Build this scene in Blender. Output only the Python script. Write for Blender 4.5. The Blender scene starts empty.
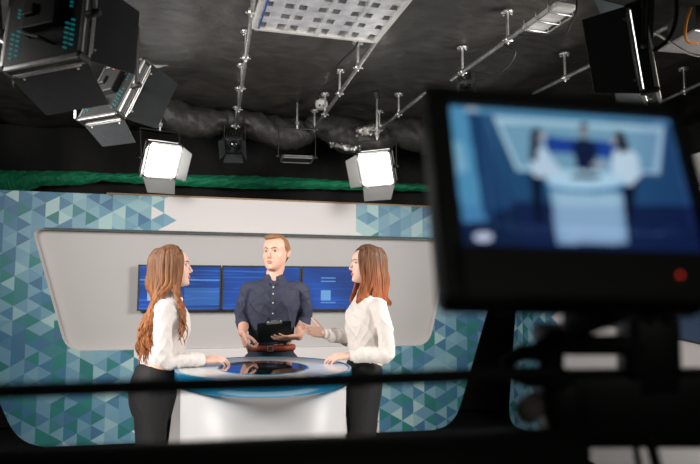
import bpy, bmesh, math, random
import numpy as np
from mathutils import Vector, Matrix, noise
from bpy import context
random.seed(7)
SC = context.scene
COL = SC.collection
R = math.radians

# ------------------------------------------------------------------ camera
F = 650.0
CZ = 1.38
YAW, PIT = R(-11.7), R(5.7)
O = Vector((0, 0, CZ))
FW = Vector((-math.sin(YAW)*math.cos(PIT), math.cos(YAW)*math.cos(PIT), math.sin(PIT)))
RT = Vector((math.cos(YAW), math.sin(YAW), 0))
UP = RT.cross(FW)
cam_d = bpy.data.cameras.new('camera')
cam = bpy.data.objects.new('camera', cam_d)
COL.objects.link(cam)
M = Matrix((RT, UP, -FW)).transposed().to_4x4()
M.translation = O
cam.matrix_world = M
cam_d.sensor_width = 36
cam_d.lens = 36*F/700
cam_d.clip_start = 0.02
cam_d.dof.use_dof = True
cam_d.dof.focus_distance = 3.95
cam_d.dof.aperture_fstop = 3.0
SC.camera = cam

# ------------------------------------------------------------------ world, exposure
w = bpy.data.worlds.new('world'); SC.world = w; w.use_nodes = True
w.node_tree.nodes['Background'].inputs[0].default_value = (0.8, 0.9, 1, 1)
w.node_tree.nodes['Background'].inputs[1].default_value = 0.02
SC.view_settings.view_transform = 'Standard'
SC.view_settings.look = 'None'
SC.view_settings.exposure = 0.0
SC.view_settings.gamma = 1.0

def area(name, loc, target, power, sx, sy, col=(1, 1, 1), spread=180):
    l = bpy.data.lights.new(name, 'AREA'); l.energy = power; l.shape = 'RECTANGLE'
    l.size = sx; l.size_y = sy; l.color = col; l.spread = R(spread)
    o = bpy.data.objects.new(name, l); COL.objects.link(o)
    o.location = loc
    o.rotation_euler = (Vector(target)-Vector(loc)).to_track_quat('-Z', 'Y').to_euler()
    return o
# soft lamps added out of view at both sides as the studio's key lights
area('key_light', (-1.85, 2.5, 2.25), (0.5, 4.4, 1.25), 21, .9, .7, (1, .97, .94), 95)
area('fill_light', (2.75, 2.5, 2.25), (0.1, 4.4, 1.25), 20, .9, .7, (1, .96, .92), 95)
area('side_light_left', (-2.2, 3.3, 2.5), (1.4, 6.3, 1.1), 36, 1.0, .8, (1, .97, .95), 120)
area('side_light_right', (2.75, 3.2, 2.6), (-.9, 6.3, 1.1), 32, .9, .8, (1, .97, .95), 120)
area('added_ceiling_bounce', (0.4, 3.0, 0.12), (0.5, 4.4, 3.3), 27, 2.6, 1.2, (1, .95, .90))  # added lamp near the floor, stands in for bounce onto the ceiling
area('added_black_lift', (0.6, -2.2, 2.3), (0.4, 3, 1.3), 3.6, 1.6, 1.0, (1, .97, .92))  # added dim lamp behind the camera, lifts the foreground blacks

# ------------------------------------------------------------------ pixel -> point helpers
def ray(x, y): return FW*F + RT*(x-350) - UP*(y-232)
def atY(x, y, v): d = ray(x, y); return O + d*(v/d.y)
def atX(x, y, v): d = ray(x, y); return O + d*(v/d.x)
def atZ(x, y, v): d = ray(x, y); return O + d*((v-CZ)/d.z)
def atD(x, y, D): return O + ray(x, y)*(D/F)
V = Vector

# ------------------------------------------------------------------ materials
def s2l(c): return tuple(((x/255)/12.92 if x/255 <= .04045 else ((x/255+.055)/1.055)**2.4) for x in c)
def mat(name, col, rough=.5, metal=0, emis=None, es=1, bump=0, bscale=60, var=0, sss=0, coat=0, spec=.5, stretch=None, alpha=1):
    m = bpy.data.materials.new(name); m.use_nodes = True
    nt = m.node_tree; b = nt.nodes['Principled BSDF']
    b.inputs['Base Color'].default_value = (*col, 1); b.inputs['Roughness'].default_value = rough
    b.inputs['Metallic'].default_value = metal
    b.inputs['Specular IOR Level'].default_value = spec
    if coat: b.inputs['Coat Weight'].default_value = coat
    if emis:
        b.inputs['Emission Color'].default_value = (*emis, 1); b.inputs['Emission Strength'].default_value = es
    if sss:
        b.inputs['Subsurface Weight'].default_value = sss; b.inputs['Subsurface Radius'].default_value = (.02, .008, .004)
        b.inputs['Subsurface Scale'].default_value = 1
    if bump or var:
        tc = nt.nodes.new('ShaderNodeTexCoord'); n = nt.nodes.new('ShaderNodeTexNoise')
        n.inputs['Scale'].default_value = bscale; n.inputs['Detail'].default_value = 5
        if stretch:
            mp = nt.nodes.new('ShaderNodeMapping'); mp.inputs['Scale'].default_value = stretch
            nt.links.new(tc.outputs['Object'], mp.inputs[0]); nt.links.new(mp.outputs[0], n.inputs[0])
        else: nt.links.new(tc.outputs['Object'], n.inputs[0])
        if bump:
            bp = nt.nodes.new('ShaderNodeBump'); bp.inputs['Strength'].default_value = bump; bp.inputs['Distance'].default_value = .01
            nt.links.new(n.outputs[0], bp.inputs['Height']); nt.links.new(bp.outputs[0], b.inputs['Normal'])
        if var:
            cr = nt.nodes.new('ShaderNodeValToRGB')
            cr.color_ramp.elements[0].position = .3; cr.color_ramp.elements[1].position = .7
            cr.color_ramp.elements[0].color = (*[c*(1-var) for c in col], 1)
            cr.color_ramp.elements[1].color = (*[min(1, c*(1+var)) for c in col], 1)
            nt.links.new(n.outputs[0], cr.inputs[0]); nt.links.new(cr.outputs[0], b.inputs['Base Color'])
    return m

def vcol_emit(name, strength, rough=.25):
    m = bpy.data.materials.new(name); m.use_nodes = True
    nt = m.node_tree; b = nt.nodes['Principled BSDF']
    b.inputs['Base Color'].default_value = (.01, .01, .012, 1); b.inputs['Roughness'].default_value = rough; b.inputs['Specular IOR Level'].default_value = .15
    a = nt.nodes.new('ShaderNodeVertexColor'); a.layer_name = 'pic'
    nt.links.new(a.outputs[0], b.inputs['Emission Color']); b.inputs['Emission Strength'].default_value = strength
    return m

MT = {}
MT['black'] = mat('black_plastic', (.020, .020, .019), .5)
MT['blackmat'] = mat('black_matte_metal', (.024, .024, .023), .6, bump=.1, bscale=300)
MT['rubber'] = mat('dark_rubber', (.020, .020, .019), .75)
MT['darkgrey'] = mat('dark_grey_paint', (.020, .021, .021), .45, var=.15, bscale=30)
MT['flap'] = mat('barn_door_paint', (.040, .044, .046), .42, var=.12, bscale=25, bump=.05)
MT['flaplit'] = mat('lit_barn_door_paint', (.16, .16, .155), .45)  # paler than the other flaps: the lit panels' spill is put into the colour
MT['alu'] = mat('brushed_aluminium', (.62, .61, .59), .32, .9, var=.12, bscale=40)
MT['steel'] = mat('galvanised_pipe', (.50, .50, .48), .38, .85, var=.25, bscale=25)
MT['chrome'] = mat('bright_clamp_metal', (.7, .69, .66), .3, .8, var=.2, bscale=80)
MT['lit'] = mat('lit_diffuser', (.9, .9, .9), .6, emis=(1, .98, .95), es=7)
MT['ceil'] = mat('ceiling_fabric', (.075, .069, .061), .43, bump=.9, bscale=8, var=.28, stretch=(1, 1.6, 1))
MT['duct'] = mat('black_duct_fabric', (.045, .042, .038), .48, bump=.5, bscale=30, var=.2)
MT['foil'] = mat('crumpled_foil', (.75, .74, .70), .22, 1, bump=1, bscale=60)
MT['floor'] = mat('studio_floor_paint', (.030, .030, .031), .45, var=.2, bscale=4)
MT['wall'] = mat('dark_wall_paint', (.020, .019, .018), .8, var=.15, bscale=3)
MT['curtain'] = mat('black_drape', (.010, .0095, .009), .9, var=.25, bscale=12)
MT['green'] = mat('green_screen_cloth', (.010, .27, .125), .75, bump=.4, bscale=40, var=.15)
MT['setgrey'] = mat('set_grey_laminate', s2l((182, 178, 175)), .5, var=.02, bscale=2)
MT['setwhite'] = mat('set_white_laminate', s2l((214, 208, 205)), .45, var=.02, bscale=2)
MT['shadowline'] = mat('recess_shadow_teal', s2l((70, 92, 95)), .5)  # shade under the recess's top edge, put into the bead's colour
MT['brown'] = mat('raw_board_edge', s2l((150, 125, 95)), .7)
MT['desktop'] = mat('pale_marbled_laminate', s2l((205, 208, 206)), .22, var=.10, bscale=7, coat=.3)
MT['teal'] = mat('glossy_teal_edge', s2l((22, 118, 156)), .2, coat=.4)
MT['glass'] = mat('black_glass', (.01, .012, .014), .04, spec=.9, coat=1)
MT['deskwhite'] = mat('desk_white_panel', s2l((206, 203, 202)), .4)
MT['skin'] = mat('skin', s2l((216, 166, 144)), .48, var=.05, bscale=30, sss=.12)
MT['skin2'] = mat('skin_pale', s2l((226, 184, 165)), .48, var=.05, bscale=30, sss=.12)
MT['blouse'] = mat('white_chiffon', s2l((222, 214, 209)), .62, bump=.15, bscale=90)
MT['blouse2'] = mat('cream_chiffon', s2l((219, 211, 203)), .62, bump=.15, bscale=90)
MT['navy'] = mat('navy_shirt_cotton', s2l((46, 50, 68)), .75, bump=.2, bscale=160, var=.12)
MT['trouser'] = mat('black_trouser_cloth', (.005, .005, .0055), .75, bump=.1, bscale=120)
MT['navytrouser'] = mat('dark_blue_trouser_cloth', s2l((28, 34, 48)), .8)
MT['belt'] = mat('tan_belt_leather', s2l((150, 72, 38)), .4, var=.15, bscale=60)
def hair_mat(name, root, tip, z0, z1):
    m = bpy.data.materials.new(name); m.use_nodes = True; nt = m.node_tree; L = nt.links; b = nt.nodes['Principled BSDF']
    b.inputs['Roughness'].default_value = .55; b.inputs['Specular IOR Level'].default_value = .25
    tc = nt.nodes.new('ShaderNodeTexCoord'); sp = nt.nodes.new('ShaderNodeSeparateXYZ'); L.new(tc.outputs['Object'], sp.inputs[0])
    mr = nt.nodes.new('ShaderNodeMapRange'); mr.inputs[1].default_value = z0; mr.inputs[2].default_value = z1; L.new(sp.outputs[2], mr.inputs[0])
    mx = nt.nodes.new('ShaderNodeMix'); mx.data_type = 'RGBA'; mx.inputs[6].default_value = (*s2l(tip), 1); mx.inputs[7].default_value = (*s2l(root), 1); L.new(mr.outputs[0], mx.inputs[0])
    mp = nt.nodes.new('ShaderNodeMapping'); mp.inputs['Scale'].default_value = (1, 1, .10); L.new(tc.outputs['Object'], mp.inputs[0])
    n = nt.nodes.new('ShaderNodeTexNoise'); n.inputs['Scale'].default_value = 95; n.inputs['Detail'].default_value = 4; L.new(mp.outputs[0], n.inputs[0])
    m2 = nt.nodes.new('ShaderNodeMapRange'); m2.inputs[1].default_value = .32; m2.inputs[2].default_value = .68; m2.inputs[3].default_value = .45; m2.inputs[4].default_value = 1.45; L.new(n.outputs[0], m2.inputs[0])
    vm = nt.nodes.new('ShaderNodeVectorMath'); vm.operation = 'SCALE'; L.new(mx.outputs[2], vm.inputs[0]); L.new(m2.outputs[0], vm.inputs[3])
    L.new(vm.outputs[0], b.inputs['Base Color'])
    bp = nt.nodes.new('ShaderNodeBump'); bp.inputs['Strength'].default_value = .6; bp.inputs['Distance'].default_value = .004; L.new(n.outputs[0], bp.inputs['Height']); L.new(bp.outputs[0], b.inputs['Normal'])
    return m
MT['hair1'] = hair_mat('auburn_hair', (108, 74, 50), (156, 98, 58), 1.2, 1.6)
MT['hair2'] = hair_mat('copper_hair', (98, 66, 46), (158, 84, 42), 1.34, 1.62)
MT['hair3'] = mat('short_brown_hair', s2l((140, 98, 62)), .55, var=.35, bscale=120, bump=.6)
MT['brow'] = mat('eyebrow_hair', s2l((104, 70, 48)), .7)
MT['lip'] = mat('red_lips', s2l((186, 84, 78)), .4)
MT['lipm'] = mat('pale_lips', s2l((196, 122, 106)), .45)
MT['eyew'] = mat('eye_white', s2l((196, 180, 172)), .25)
MT['iris'] = mat('dark_iris', s2l((58, 50, 44)), .15)
MT['shoe'] = mat('black_shoe_leather', (.012, .011, .01), .3)
MT['board'] = mat('dark_green_board', s2l((20, 34, 31)), .35)
MT['paper'] = mat('white_paper', s2l((225, 222, 215)), .7)
MT['white'] = mat('white_enamel', s2l((215, 213, 208)), .35, var=.08, bscale=20)
MT['tealdot'] = mat('teal_vent_light', (.01, .08, .085), .5, emis=(.0, .5, .5), es=.16)
MT['redlight'] = mat('tally_red', (.5, .02, .01), .4, emis=(1, .06, .03), es=.7)
MT['redled'] = mat('red_socket', s2l((190, 60, 45)), .5)
MT['orange'] = mat('orange_cable_rubber', s2l((190, 120, 30)), .5)
MT['knob'] = mat('grey_foam', s2l((150, 142, 134)), .8)
MT['bluetape'] = mat('blue_film_strip', s2l((40, 80, 160)), .4)
MT['louvre'] = mat('louvre_aluminium', (.84, .85, .84), .30, .5, var=.25, bscale=12)

# ------------------------------------------------------------------ mesh helpers
def tag(o, label, cat=None, group=None, kind=None):
    if label: o['label'] = label
    if cat: o['category'] = cat
    if group: o['group'] = group
    if kind: o['kind'] = kind
    return o
def mk(name, src, m, parent=None, smooth=True, loc=None):
    if isinstance(src, bmesh.types.BMesh):
        me = bpy.data.meshes.new(name)
        src.normal_update(); src.to_mesh(me); src.free()
    else: me = src
    me.name = name
    if len(me.materials): me.materials.clear()
    for x in (m if isinstance(m, (list, tuple)) else [m]): me.materials.append(x)
    if smooth:
        me.polygons.foreach_set('use_smooth', [True]*len(me.polygons))
    else:
        me.polygons.foreach_set('use_smooth', [False]*len(me.polygons))
    o = bpy.data.objects.new(name, me); COL.objects.link(o)
    if parent: o.parent = parent
    if loc: o.location = loc
    return o
def empty(name, loc, label, cat, group=None, mw=None):
    o = bpy.data.objects.new(name, None); COL.objects.link(o)
    o.empty_display_size = .1
    if mw is not None: o.matrix_world = mw
    else: o.location = loc
    return tag(o, label, cat, group)
def structure(name, src, m, smooth=False):
    o = mk(name, src, m, smooth=smooth); o['kind'] = 'structure'; return o
def copy_tree(o, parent=None):
    c = o.copy(); COL.objects.link(c); c.parent = parent
    for ch in [x for x in bpy.data.objects if x.parent == o]:
        if ch.name != c.name: copy_tree(ch, c)
    return c

def box(bm, c, s, bev=0, mx=None, mi=0):
    """box centred at c, full size s, optional bevel, optional matrix"""
    b2 = bmesh.new(); bmesh.ops.create_cube(b2, size=1)
    for v in b2.verts: v.co = V((v.co.x*s[0], v.co.y*s[1], v.co.z*s[2]))
    if bev: bmesh.ops.bevel(b2, geom=b2.edges[:], offset=bev, segments=2, profile=.5, affect='EDGES')
    T = Matrix.Translation(V(c))
    if mx is not None: T = T @ mx.to_4x4()
    vm = {v: bm.verts.new(T @ v.co) for v in b2.verts}
    for f in b2.faces:
        nf = bm.faces.new([vm[v] for v in f.verts]); nf.material_index = mi
    b2.free(); return bm
def poly_prism(bm, pts, d, mi=0):
    """closed polygon pts (Vectors) extruded by vector d"""
    a = [bm.verts.new(p) for p in pts]; b = [bm.verts.new(V(p)+V(d)) for p in pts]
    n = len(pts)
    fs = [bm.faces.new(a), bm.faces.new(b[::-1])]
    for i in range(n): fs.append(bm.faces.new((a[i], b[i], b[(i+1) % n], a[(i+1) % n])))
    for f in fs: f.material_index = mi
    bmesh.ops.recalc_face_normals(bm, faces=fs)
    return bm
def tube(bm, pts, rads, n=14, side=None, caps=True, hemi=True, mi=0):
    """tube through pts; rads: number or (a,b) per point, a along side vector; round ends"""
    pts = [V(p) for p in pts]
    if not isinstance(rads, (list,)): rads = [rads]*len(pts)
    rads = [(r, r) if not isinstance(r, tuple) else r for r in rads]
    tans = []
    for i in range(len(pts)):
        a = pts[max(0, i-1)]; b = pts[min(len(pts)-1, i+1)]
        t = (b-a); tans.append(t.normalized() if t.length > 1e-9 else V((0, 0, 1)))
    P, Rr, T = list(pts), list(rads), list(tans)
    if hemi:
        def ext(p, r, t, sgn):
            m_ = min(r); out = []
            for k in (1, 2, 3):
                a = k*math.pi/2/3.4
                out.append((p+t*sgn*m_*math.sin(a), (r[0]*math.cos(a), r[1]*math.cos(a)), t))
            return out
        s = ext(pts[0], rads[0], tans[0], -1)[::-1]; e = ext(pts[-1], rads[-1], tans[-1], 1)
        P = [x[0] for x in s]+P+[x[0] for x in e]; Rr = [x[1] for x in s]+Rr+[x[1] for x in e]; T = [x[2] for x in s]+T+[x[2] for x in e]
    prev = V(side) if side is not None else None
    rings = []
    for p, r, t in zip(P, Rr, T):
        if prev is None:
            prev = V((0, 0, 1)) if abs(t.z) < .9 else V((1, 0, 0))
        s = prev - t*prev.dot(t)
        if s.length < 1e-6: s = t.orthogonal()
        s.normalize(); u = t.cross(s); prev = s
        rings.append([bm.verts.new(p+s*r[0]*math.cos(2*math.pi*k/n)+u*r[1]*math.sin(2*math.pi*k/n)) for k in range(n)])
    for a, b in zip(rings, rings[1:]):
        for k in range(n):
            f = bm.faces.new((a[k], a[(k+1) % n], b[(k+1) % n], b[k])); f.material_index = mi
    if caps:
        f = bm.faces.new(rings[0][::-1]); f.material_index = mi
        f = bm.faces.new(rings[-1]); f.material_index = mi
    return bm
def ellipsoid(bm, c, r, mx=None, seg=20, rings=14, mi=0):
    T = Matrix.Translation(V(c)) @ (mx.to_4x4() if mx is not None else Matrix.Identity(4)) @ Matrix.Diagonal((r[0], r[1], r[2], 1))
    before = set(bm.faces)
    bmesh.ops.create_uvsphere(bm, u_segments=seg, v_segments=rings, radius=1, matrix=T)
    if mi:
        for f in bm.faces:
            if f not in before: f.material_index = mi
    return bm
def loft(bm, rings, close=True):
    vs = [[bm.verts.new(p) for p in r] for r in rings]
    n = len(vs[0])
    for a, b in zip(vs, vs[1:]):
        for k in range(n): bm.faces.new((a[k], a[(k+1) % n], b[(k+1) % n], b[k]))
    if close:
        bm.faces.new(vs[0][::-1]); bm.faces.new(vs[-1])
    return bm
def catmull(pts, k=6):
    pts = [V(p) for p in pts]; out = []
    for i in range(len(pts)-1):
        p0 = pts[max(i-1, 0)]; p1 = pts[i]; p2 = pts[i+1]; p3 = pts[min(i+2, len(pts)-1)]
        for j in range(k):
            t = j/k
            out.append(.5*((2*p1)+(-p0+p2)*t+(2*p0-5*p1+4*p2-p3)*t*t+(-p0+3*p1-3*p2+p3)*t**3))
    out.append(pts[-1]); return out
def remesh(bm, voxel, smooth=2, fac=.5, disp=None):
    me = bpy.data.meshes.new('tmp'); bm.to_mesh(me); bm.free()
    o = bpy.data.objects.new('tmp', me); COL.objects.link(o)
    md = o.modifiers.new('r', 'REMESH'); md.mode = 'VOXEL'; md.voxel_size = voxel
    if smooth:
        sm = o.modifiers.new('s', 'SMOOTH'); sm.factor = fac; sm.iterations = smooth
    dg = bpy.context.evaluated_depsgraph_get(); dg.update()
    res = bpy.data.meshes.new_from_object(o.evaluated_get(dg))
    bpy.data.objects.remove(o); bpy.data.meshes.remove(me)
    if disp:
        for v, nn in zip(res.vertices, [x.vector.copy() for x in res.vertex_normals]):
            v.co = v.co + disp(v.co, nn)
    return res
def cable(name, pts, r, m, label=None, cat='cable', parent=None, k=7, group=None):
    o = mk(name, tube(bmesh.new(), catmull(pts, k), r, n=8), m, parent)
    if label: tag(o, label, cat, group)
    return o
def picture_grid(name, P00, P10, P11, P01, nx, ny, fn, m, parent=None, normal_toward=None):
    """flat screen picture: grid of faces, each with its own colour fn(u, v) (v down)"""
    verts = []; faces = []
    P00, P10, P11, P01 = map(V, (P00, P10, P11, P01))
    for j in range(ny+1):
        for i in range(nx+1):
            u, v = i/nx, j/ny
            verts.append((P00*(1-u)+P10*u)*(1-v)+(P01*(1-u)+P11*u)*v)
    for j in range(ny):
        for i in range(nx):
            a = j*(nx+1)+i; faces.append((a, a+nx+1, a+nx+2, a+1))
    me = bpy.data.meshes.new(name); me.from_pydata(verts, [], faces)
    ca = me.color_attributes.new('pic', 'FLOAT_COLOR', 'CORNER')
    k = 0
    for j in range(ny):
        for i in range(nx):
            c = s2l(fn((i+.5)/nx, (j+.5)/ny))
            for _ in range(4): ca.data[k].color = (*c, 1); k += 1
    return mk(name, me, m, parent, smooth=False)

# ================================================================== ROOM
CEIL = 3.24
def grid_mesh(nx, ny, fn):
    verts = [fn(i/nx, j/ny) for j in range(ny+1) for i in range(nx+1)]
    faces = [(j*(nx+1)+i, j*(nx+1)+i+1, (j+1)*(nx+1)+i+1, (j+1)*(nx+1)+i) for j in range(ny) for i in range(nx)]
    me = bpy.data.meshes.new('g'); me.from_pydata(verts, [], faces); return me
XL, XR, YB, YF = -4.2, 5.2, 7.9, -2.5
def ceil_fn(u, v):
    x = XL+(XR-XL)*u; y = YF+(YB-YF)*v
    p = V((x, y, 0))
    z = CEIL + .045*noise.noise(p*1.1+V((3, 1, 0))) + .03*noise.noise(V((x*3, y*1.6, 4))) + .012*noise.noise(V((x*9, y*5, 9)))
    z += .02*abs(math.sin((x-.18)*math.pi/.8))
    return (x, y, z+.03)
structure('ceiling', grid_mesh(180, 180, ceil_fn), MT['ceil'], smooth=True)
structure('floor', box(bmesh.new(), ((XL+XR)/2, (YB+YF)/2, -.05), (XR-XL, YB-YF, .1)), MT['floor'])
structure('wall_back', box(bmesh.new(), ((XL+XR)/2, YB+.05, 1.7), (XR-XL, .1, 3.4)), MT['wall'])
structure('wall_front', box(bmesh.new(), ((XL+XR)/2, YF-.05, 1.7), (XR-XL, .1, 3.4)), MT['wall'])
structure('wall_left', box(bmesh.new(), (XL-.05, (YB+YF)/2, 1.7), (.1, YB-YF, 3.4)), MT['wall'])
structure('wall_right', box(bmesh.new(), (XR+.05, (YB+YF)/2, 1.7), (.1, YB-YF, 3.4)), MT['wall'])

# black drape hanging behind the set
def drape(u, v):
    x = XL+.1+(XR-XL-.2)*u
    return (x, 7.55+.05*math.sin(x*9)+.03*noise.noise(V((x*4, v, 0))), .02+3.22*v)
tag(mk('backdrop_curtain', grid_mesh(260, 6, drape), MT['curtain']),
    'black floor-to-ceiling drape hanging behind the studio set', 'curtain')

# green cloth strip across the drape
gt = [(-60, 168, 190), (0, 169, 189), (18, 170, 193), (40, 170, 185), (80, 170, 184), (100, 172, 180), (140, 172.5, 183), (200, 174, 186), (250, 175, 188), (300, 177, 188), (350, 180, 189), (400, 182.5, 190), (440, 184, 191), (520, 187, 194), (700, 190, 200)]
def green_fn(u, v):
    t = u*(len(gt)-1); i = min(int(t), len(gt)-2); f = t-i
    a, b = gt[i], gt[i+1]
    x = a[0]+(b[0]-a[0])*f; y0 = a[1]+(b[1]-a[1])*f; y1 = a[2]+(b[2]-a[2])*f
    y = y0+(y1-y0)*v + .7*noise.noise(V((x*.13, v*2, 0)))
    p = atY(x, y, 7.3)
    bulge = math.sin(math.pi*v)*.07
    wr = .02*noise.noise(V((x*.12+v*2.4, v*3, 5)))+.012*noise.noise(V((x*.45-v*3, v*4, 5)))
    return (p.x, 7.36-bulge+wr*1.4, p.z)
tag(mk('green_cloth', grid_mesh(420, 18, green_fn), MT['green']),
    'long rolled green chroma cloth strung across the black drape above the set', 'cloth')

# ------------------------------------------------------------------ triangle pattern material
HC, SC_ = .1155, .133
def pattern_mat(name, white_fn, dark_fn):
    """white_fn / dark_fn: (nt, u_cell_value_socket, v_socket) -> socket 0..1"""
    m = bpy.data.materials.new(name); m.use_nodes = True
    nt = m.node_tree; L = nt.links; b = nt.nodes['Principled BSDF']
    b.inputs['Roughness'].default_value = .5
    def mth(op, a, c=None, clamp=False):
        n = nt.nodes.new('ShaderNodeMath'); n.operation = op; n.use_clamp = clamp
        for i, x in enumerate((a, c)):
            if x is None: continue
            if isinstance(x, (int, float)): n.inputs[i].default_value = x
            else: L.new(x, n.inputs[i])
        return n.outputs[0]
    uv = nt.nodes.new('ShaderNodeUVMap'); uv.uv_map = 'pat'
    sp = nt.nodes.new('ShaderNodeSeparateXYZ'); L.new(uv.outputs[0], sp.inputs[0])
    i = mth('DIVIDE', sp.outputs[0], HC)
    j = mth('SUBTRACT', mth('DIVIDE', sp.outputs[1], SC_), mth('MULTIPLY', i, .5))
    fi, fj = mth('FLOOR', i), mth('FLOOR', j)
    t = mth('GREATER_THAN', mth('ADD', mth('SUBTRACT', i, fi), mth('SUBTRACT', j, fj)), 1.0)
    def wn(off):
        cb = nt.nodes.new('ShaderNodeCombineXYZ')
        L.new(mth('ADD', fi, off), cb.inputs[0]); L.new(fj, cb.inputs[1]); L.new(mth('ADD', t, off*.7), cb.inputs[2])
        w_ = nt.nodes.new('ShaderNodeTexWhiteNoise'); L.new(cb.outputs[0], w_.inputs[0]); return w_.outputs[0]
    def ramp(fac, cols):
        r = nt.nodes.new('ShaderNodeValToRGB'); r.color_ramp.interpolation = 'CONSTANT'
        e = r.color_ramp.elements
        while len(e) < len(cols): e.new(.5)
        for k, c in enumerate(cols):
            e[k].position = k/len(cols); e[k].color = (*s2l(c), 1)
        L.new(fac, r.inputs[0]); return r.outputs[0]
    light = ramp(wn(0.3), [(100, 144, 164), (118, 160, 174), (138, 174, 180), (106, 150, 168), (160, 190, 188), (84, 132, 154), (126, 164, 174), (112, 154, 170)])
    dark = ramp(wn(11.3), [(36, 112, 112), (60, 106, 138), (38, 120, 114), (54, 120, 128), (70, 118, 146), (98, 142, 164), (56, 112, 140), (110, 152, 168)])
    uc = mth('MULTIPLY', mth('ADD', fi, .5), HC)
    vc = sp.outputs[1]
    md = mth('LESS_THAN', wn(23.3), dark_fn(mth, uc, vc))
    mw_ = mth('LESS_THAN', wn(37.3), white_fn(mth, uc, vc))
    mx = nt.nodes.new('ShaderNodeMix'); mx.data_type = 'RGBA'
    L.new(md, mx.inputs[0]); L.new(light, mx.inputs[6]); L.new(dark, mx.inputs[7])
    mx2 = nt.nodes.new('ShaderNodeMix'); mx2.data_type = 'RGBA'
    L.new(mw_, mx2.inputs[0]); L.new(mx.outputs[2], mx2.inputs[6]); mx2.inputs[7].default_value = (*s2l((214, 208, 205)), 1)
    L.new(mx2.outputs[2], b.inputs['Base Color'])
    return m
def white_back(mth, u, v):
    d = mth('ABSOLUTE', mth('SUBTRACT', u, .42+5*HC+.02))
    wide = mth('ADD', 1.06, mth('MULTIPLY', mth('LESS_THAN', v, 1.2+SC_*8), .12))
    return mth('DIVIDE', mth('SUBTRACT', wide, d), .25, True)
def dark_back(mth, u, v):
    a = mth('MULTIPLY', mth('SUBTRACT', -.9+5*HC+.02, u), .75, True)
    c = mth('MULTIPLY', mth('SUBTRACT', u, 1.7+5*HC+.02), .5, True)
    low = mth('MULTIPLY', mth('LESS_THAN', v, 1.2+SC_*8), .33)
    return mth('ADD', mth('ADD', mth('ADD', a, c), low), .10, True)
MT['pattern'] = pattern_mat('triangle_mosaic_print', white_back, dark_back)
def white_wing(mth, u, v): return mth('DIVIDE', mth('SUBTRACT', u, .75), .45, True)
def dark_wing(mth, u, v): return mth('ADD', mth('MULTIPLY', u, .2), .45)
MT['pattern2'] = pattern_mat('triangle_mosaic_print_fading', white_wing, dark_wing)

def round_poly(pts, rad, k=6):
    out = []
    n = len(pts)
    for i in range(n):
        p = V(pts[i]); a = V(pts[i-1]); b = V(pts[(i+1) % n])
        r = rad[i]
        if r <= 0: out.append(p); continue
        da = (a-p).normalized(); db = (b-p).normalized()
        s = p+da*r; e = p+db*r
        for j in range(k+1):
            t = j/k; out.append(s*(1-t)**2+p*2*t*(1-t)+e*t*t)
    return out
def panel_with_hole(outer, hole, y0, th):
    """outer, hole: 2D (x,z) lists; returns bmesh; mat 0 front, 1 sides"""
    bm = bmesh.new()
    loops = []
    for lp in (outer, hole):
        if not lp: continue
        vs = [bm.verts.new((p[0], y0, p[1])) for p in lp]
        loops.append(vs)
    es = []
    for vs in loops:
        for i in range(len(vs)): es.append(bm.edges.new((vs[i], vs[(i+1) % len(vs)])))
    bmesh.ops.triangle_fill(bm, edges=es, use_beauty=True)
    front = bm.faces[:]
    for f in front: f.material_index = 0
    back = {}
    for vs in loops:
        bk = [bm.verts.new((v.co.x, y0+th, v.co.z)) for v in vs]
        for a, b in zip(vs, bk): back[a] = b
        for i in range(len(vs)):
            j = (i+1) % len(vs)
            f = bm.faces.new((vs[i], vs[j], bk[j], bk[i])); f.material_index = 1
    for f in front:
        g = bm.faces.new([back[v] for v in f.verts][::-1]); g.material_index = 1
    bmesh.ops.recalc_face_normals(bm, faces=bm.faces[:])
    return bm
def add_pat_uv(me, fn):
    uv = me.uv_layers.new(name='pat')
    for l in me.loops:
        uv.data[l.index].uv = fn(me.vertices[l.vertex_index].co)

SY = 6.3
def xz(x, y, Y=SY): p = atY(x, y, Y); return (p.x, p.z)
outer = round_poly([(-2.62, 2.345, 0), (3.0, 2.285, 0), (2.985, 1.95, 0), (2.36, .064, 0), (-1.64, .064, 0), (-2.62, 2.2, 0)],
                   [0, 0, 0, .26, .26, 0], 8)
outer = [(p[0], p[1]) for p in outer]
hole = round_poly([(*xz(32, 228.5), 0), (*xz(438.5, 239.5), 0), (*xz(444, 278), 0), (*xz(429, 345.5), 0), (*xz(66, 351), 0)], [.09, .05, .1, .14, .14], 7)
hole = [(p[0], p[1]) for p in hole]
se = empty('news_set_wall', (0, SY, 0), 'blue and teal triangle-patterned studio backdrop with a pale grey recessed panel', 'backdrop')
bm = panel_with_hole(outer, hole, 0, .10)
o = mk('patterned_panel', bm, [MT['pattern'], MT['setwhite']], se, smooth=False)
add_pat_uv(o.data, lambda c: (c.x+5*HC+.02, c.z+SC_*8+.03))
bm = bmesh.new(); box(bm, (.40, .115, 1.45), (4.2, .03, 1.35)); o = mk('recessed_panel', bm, MT['setgrey'], se, smooth=False)
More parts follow.
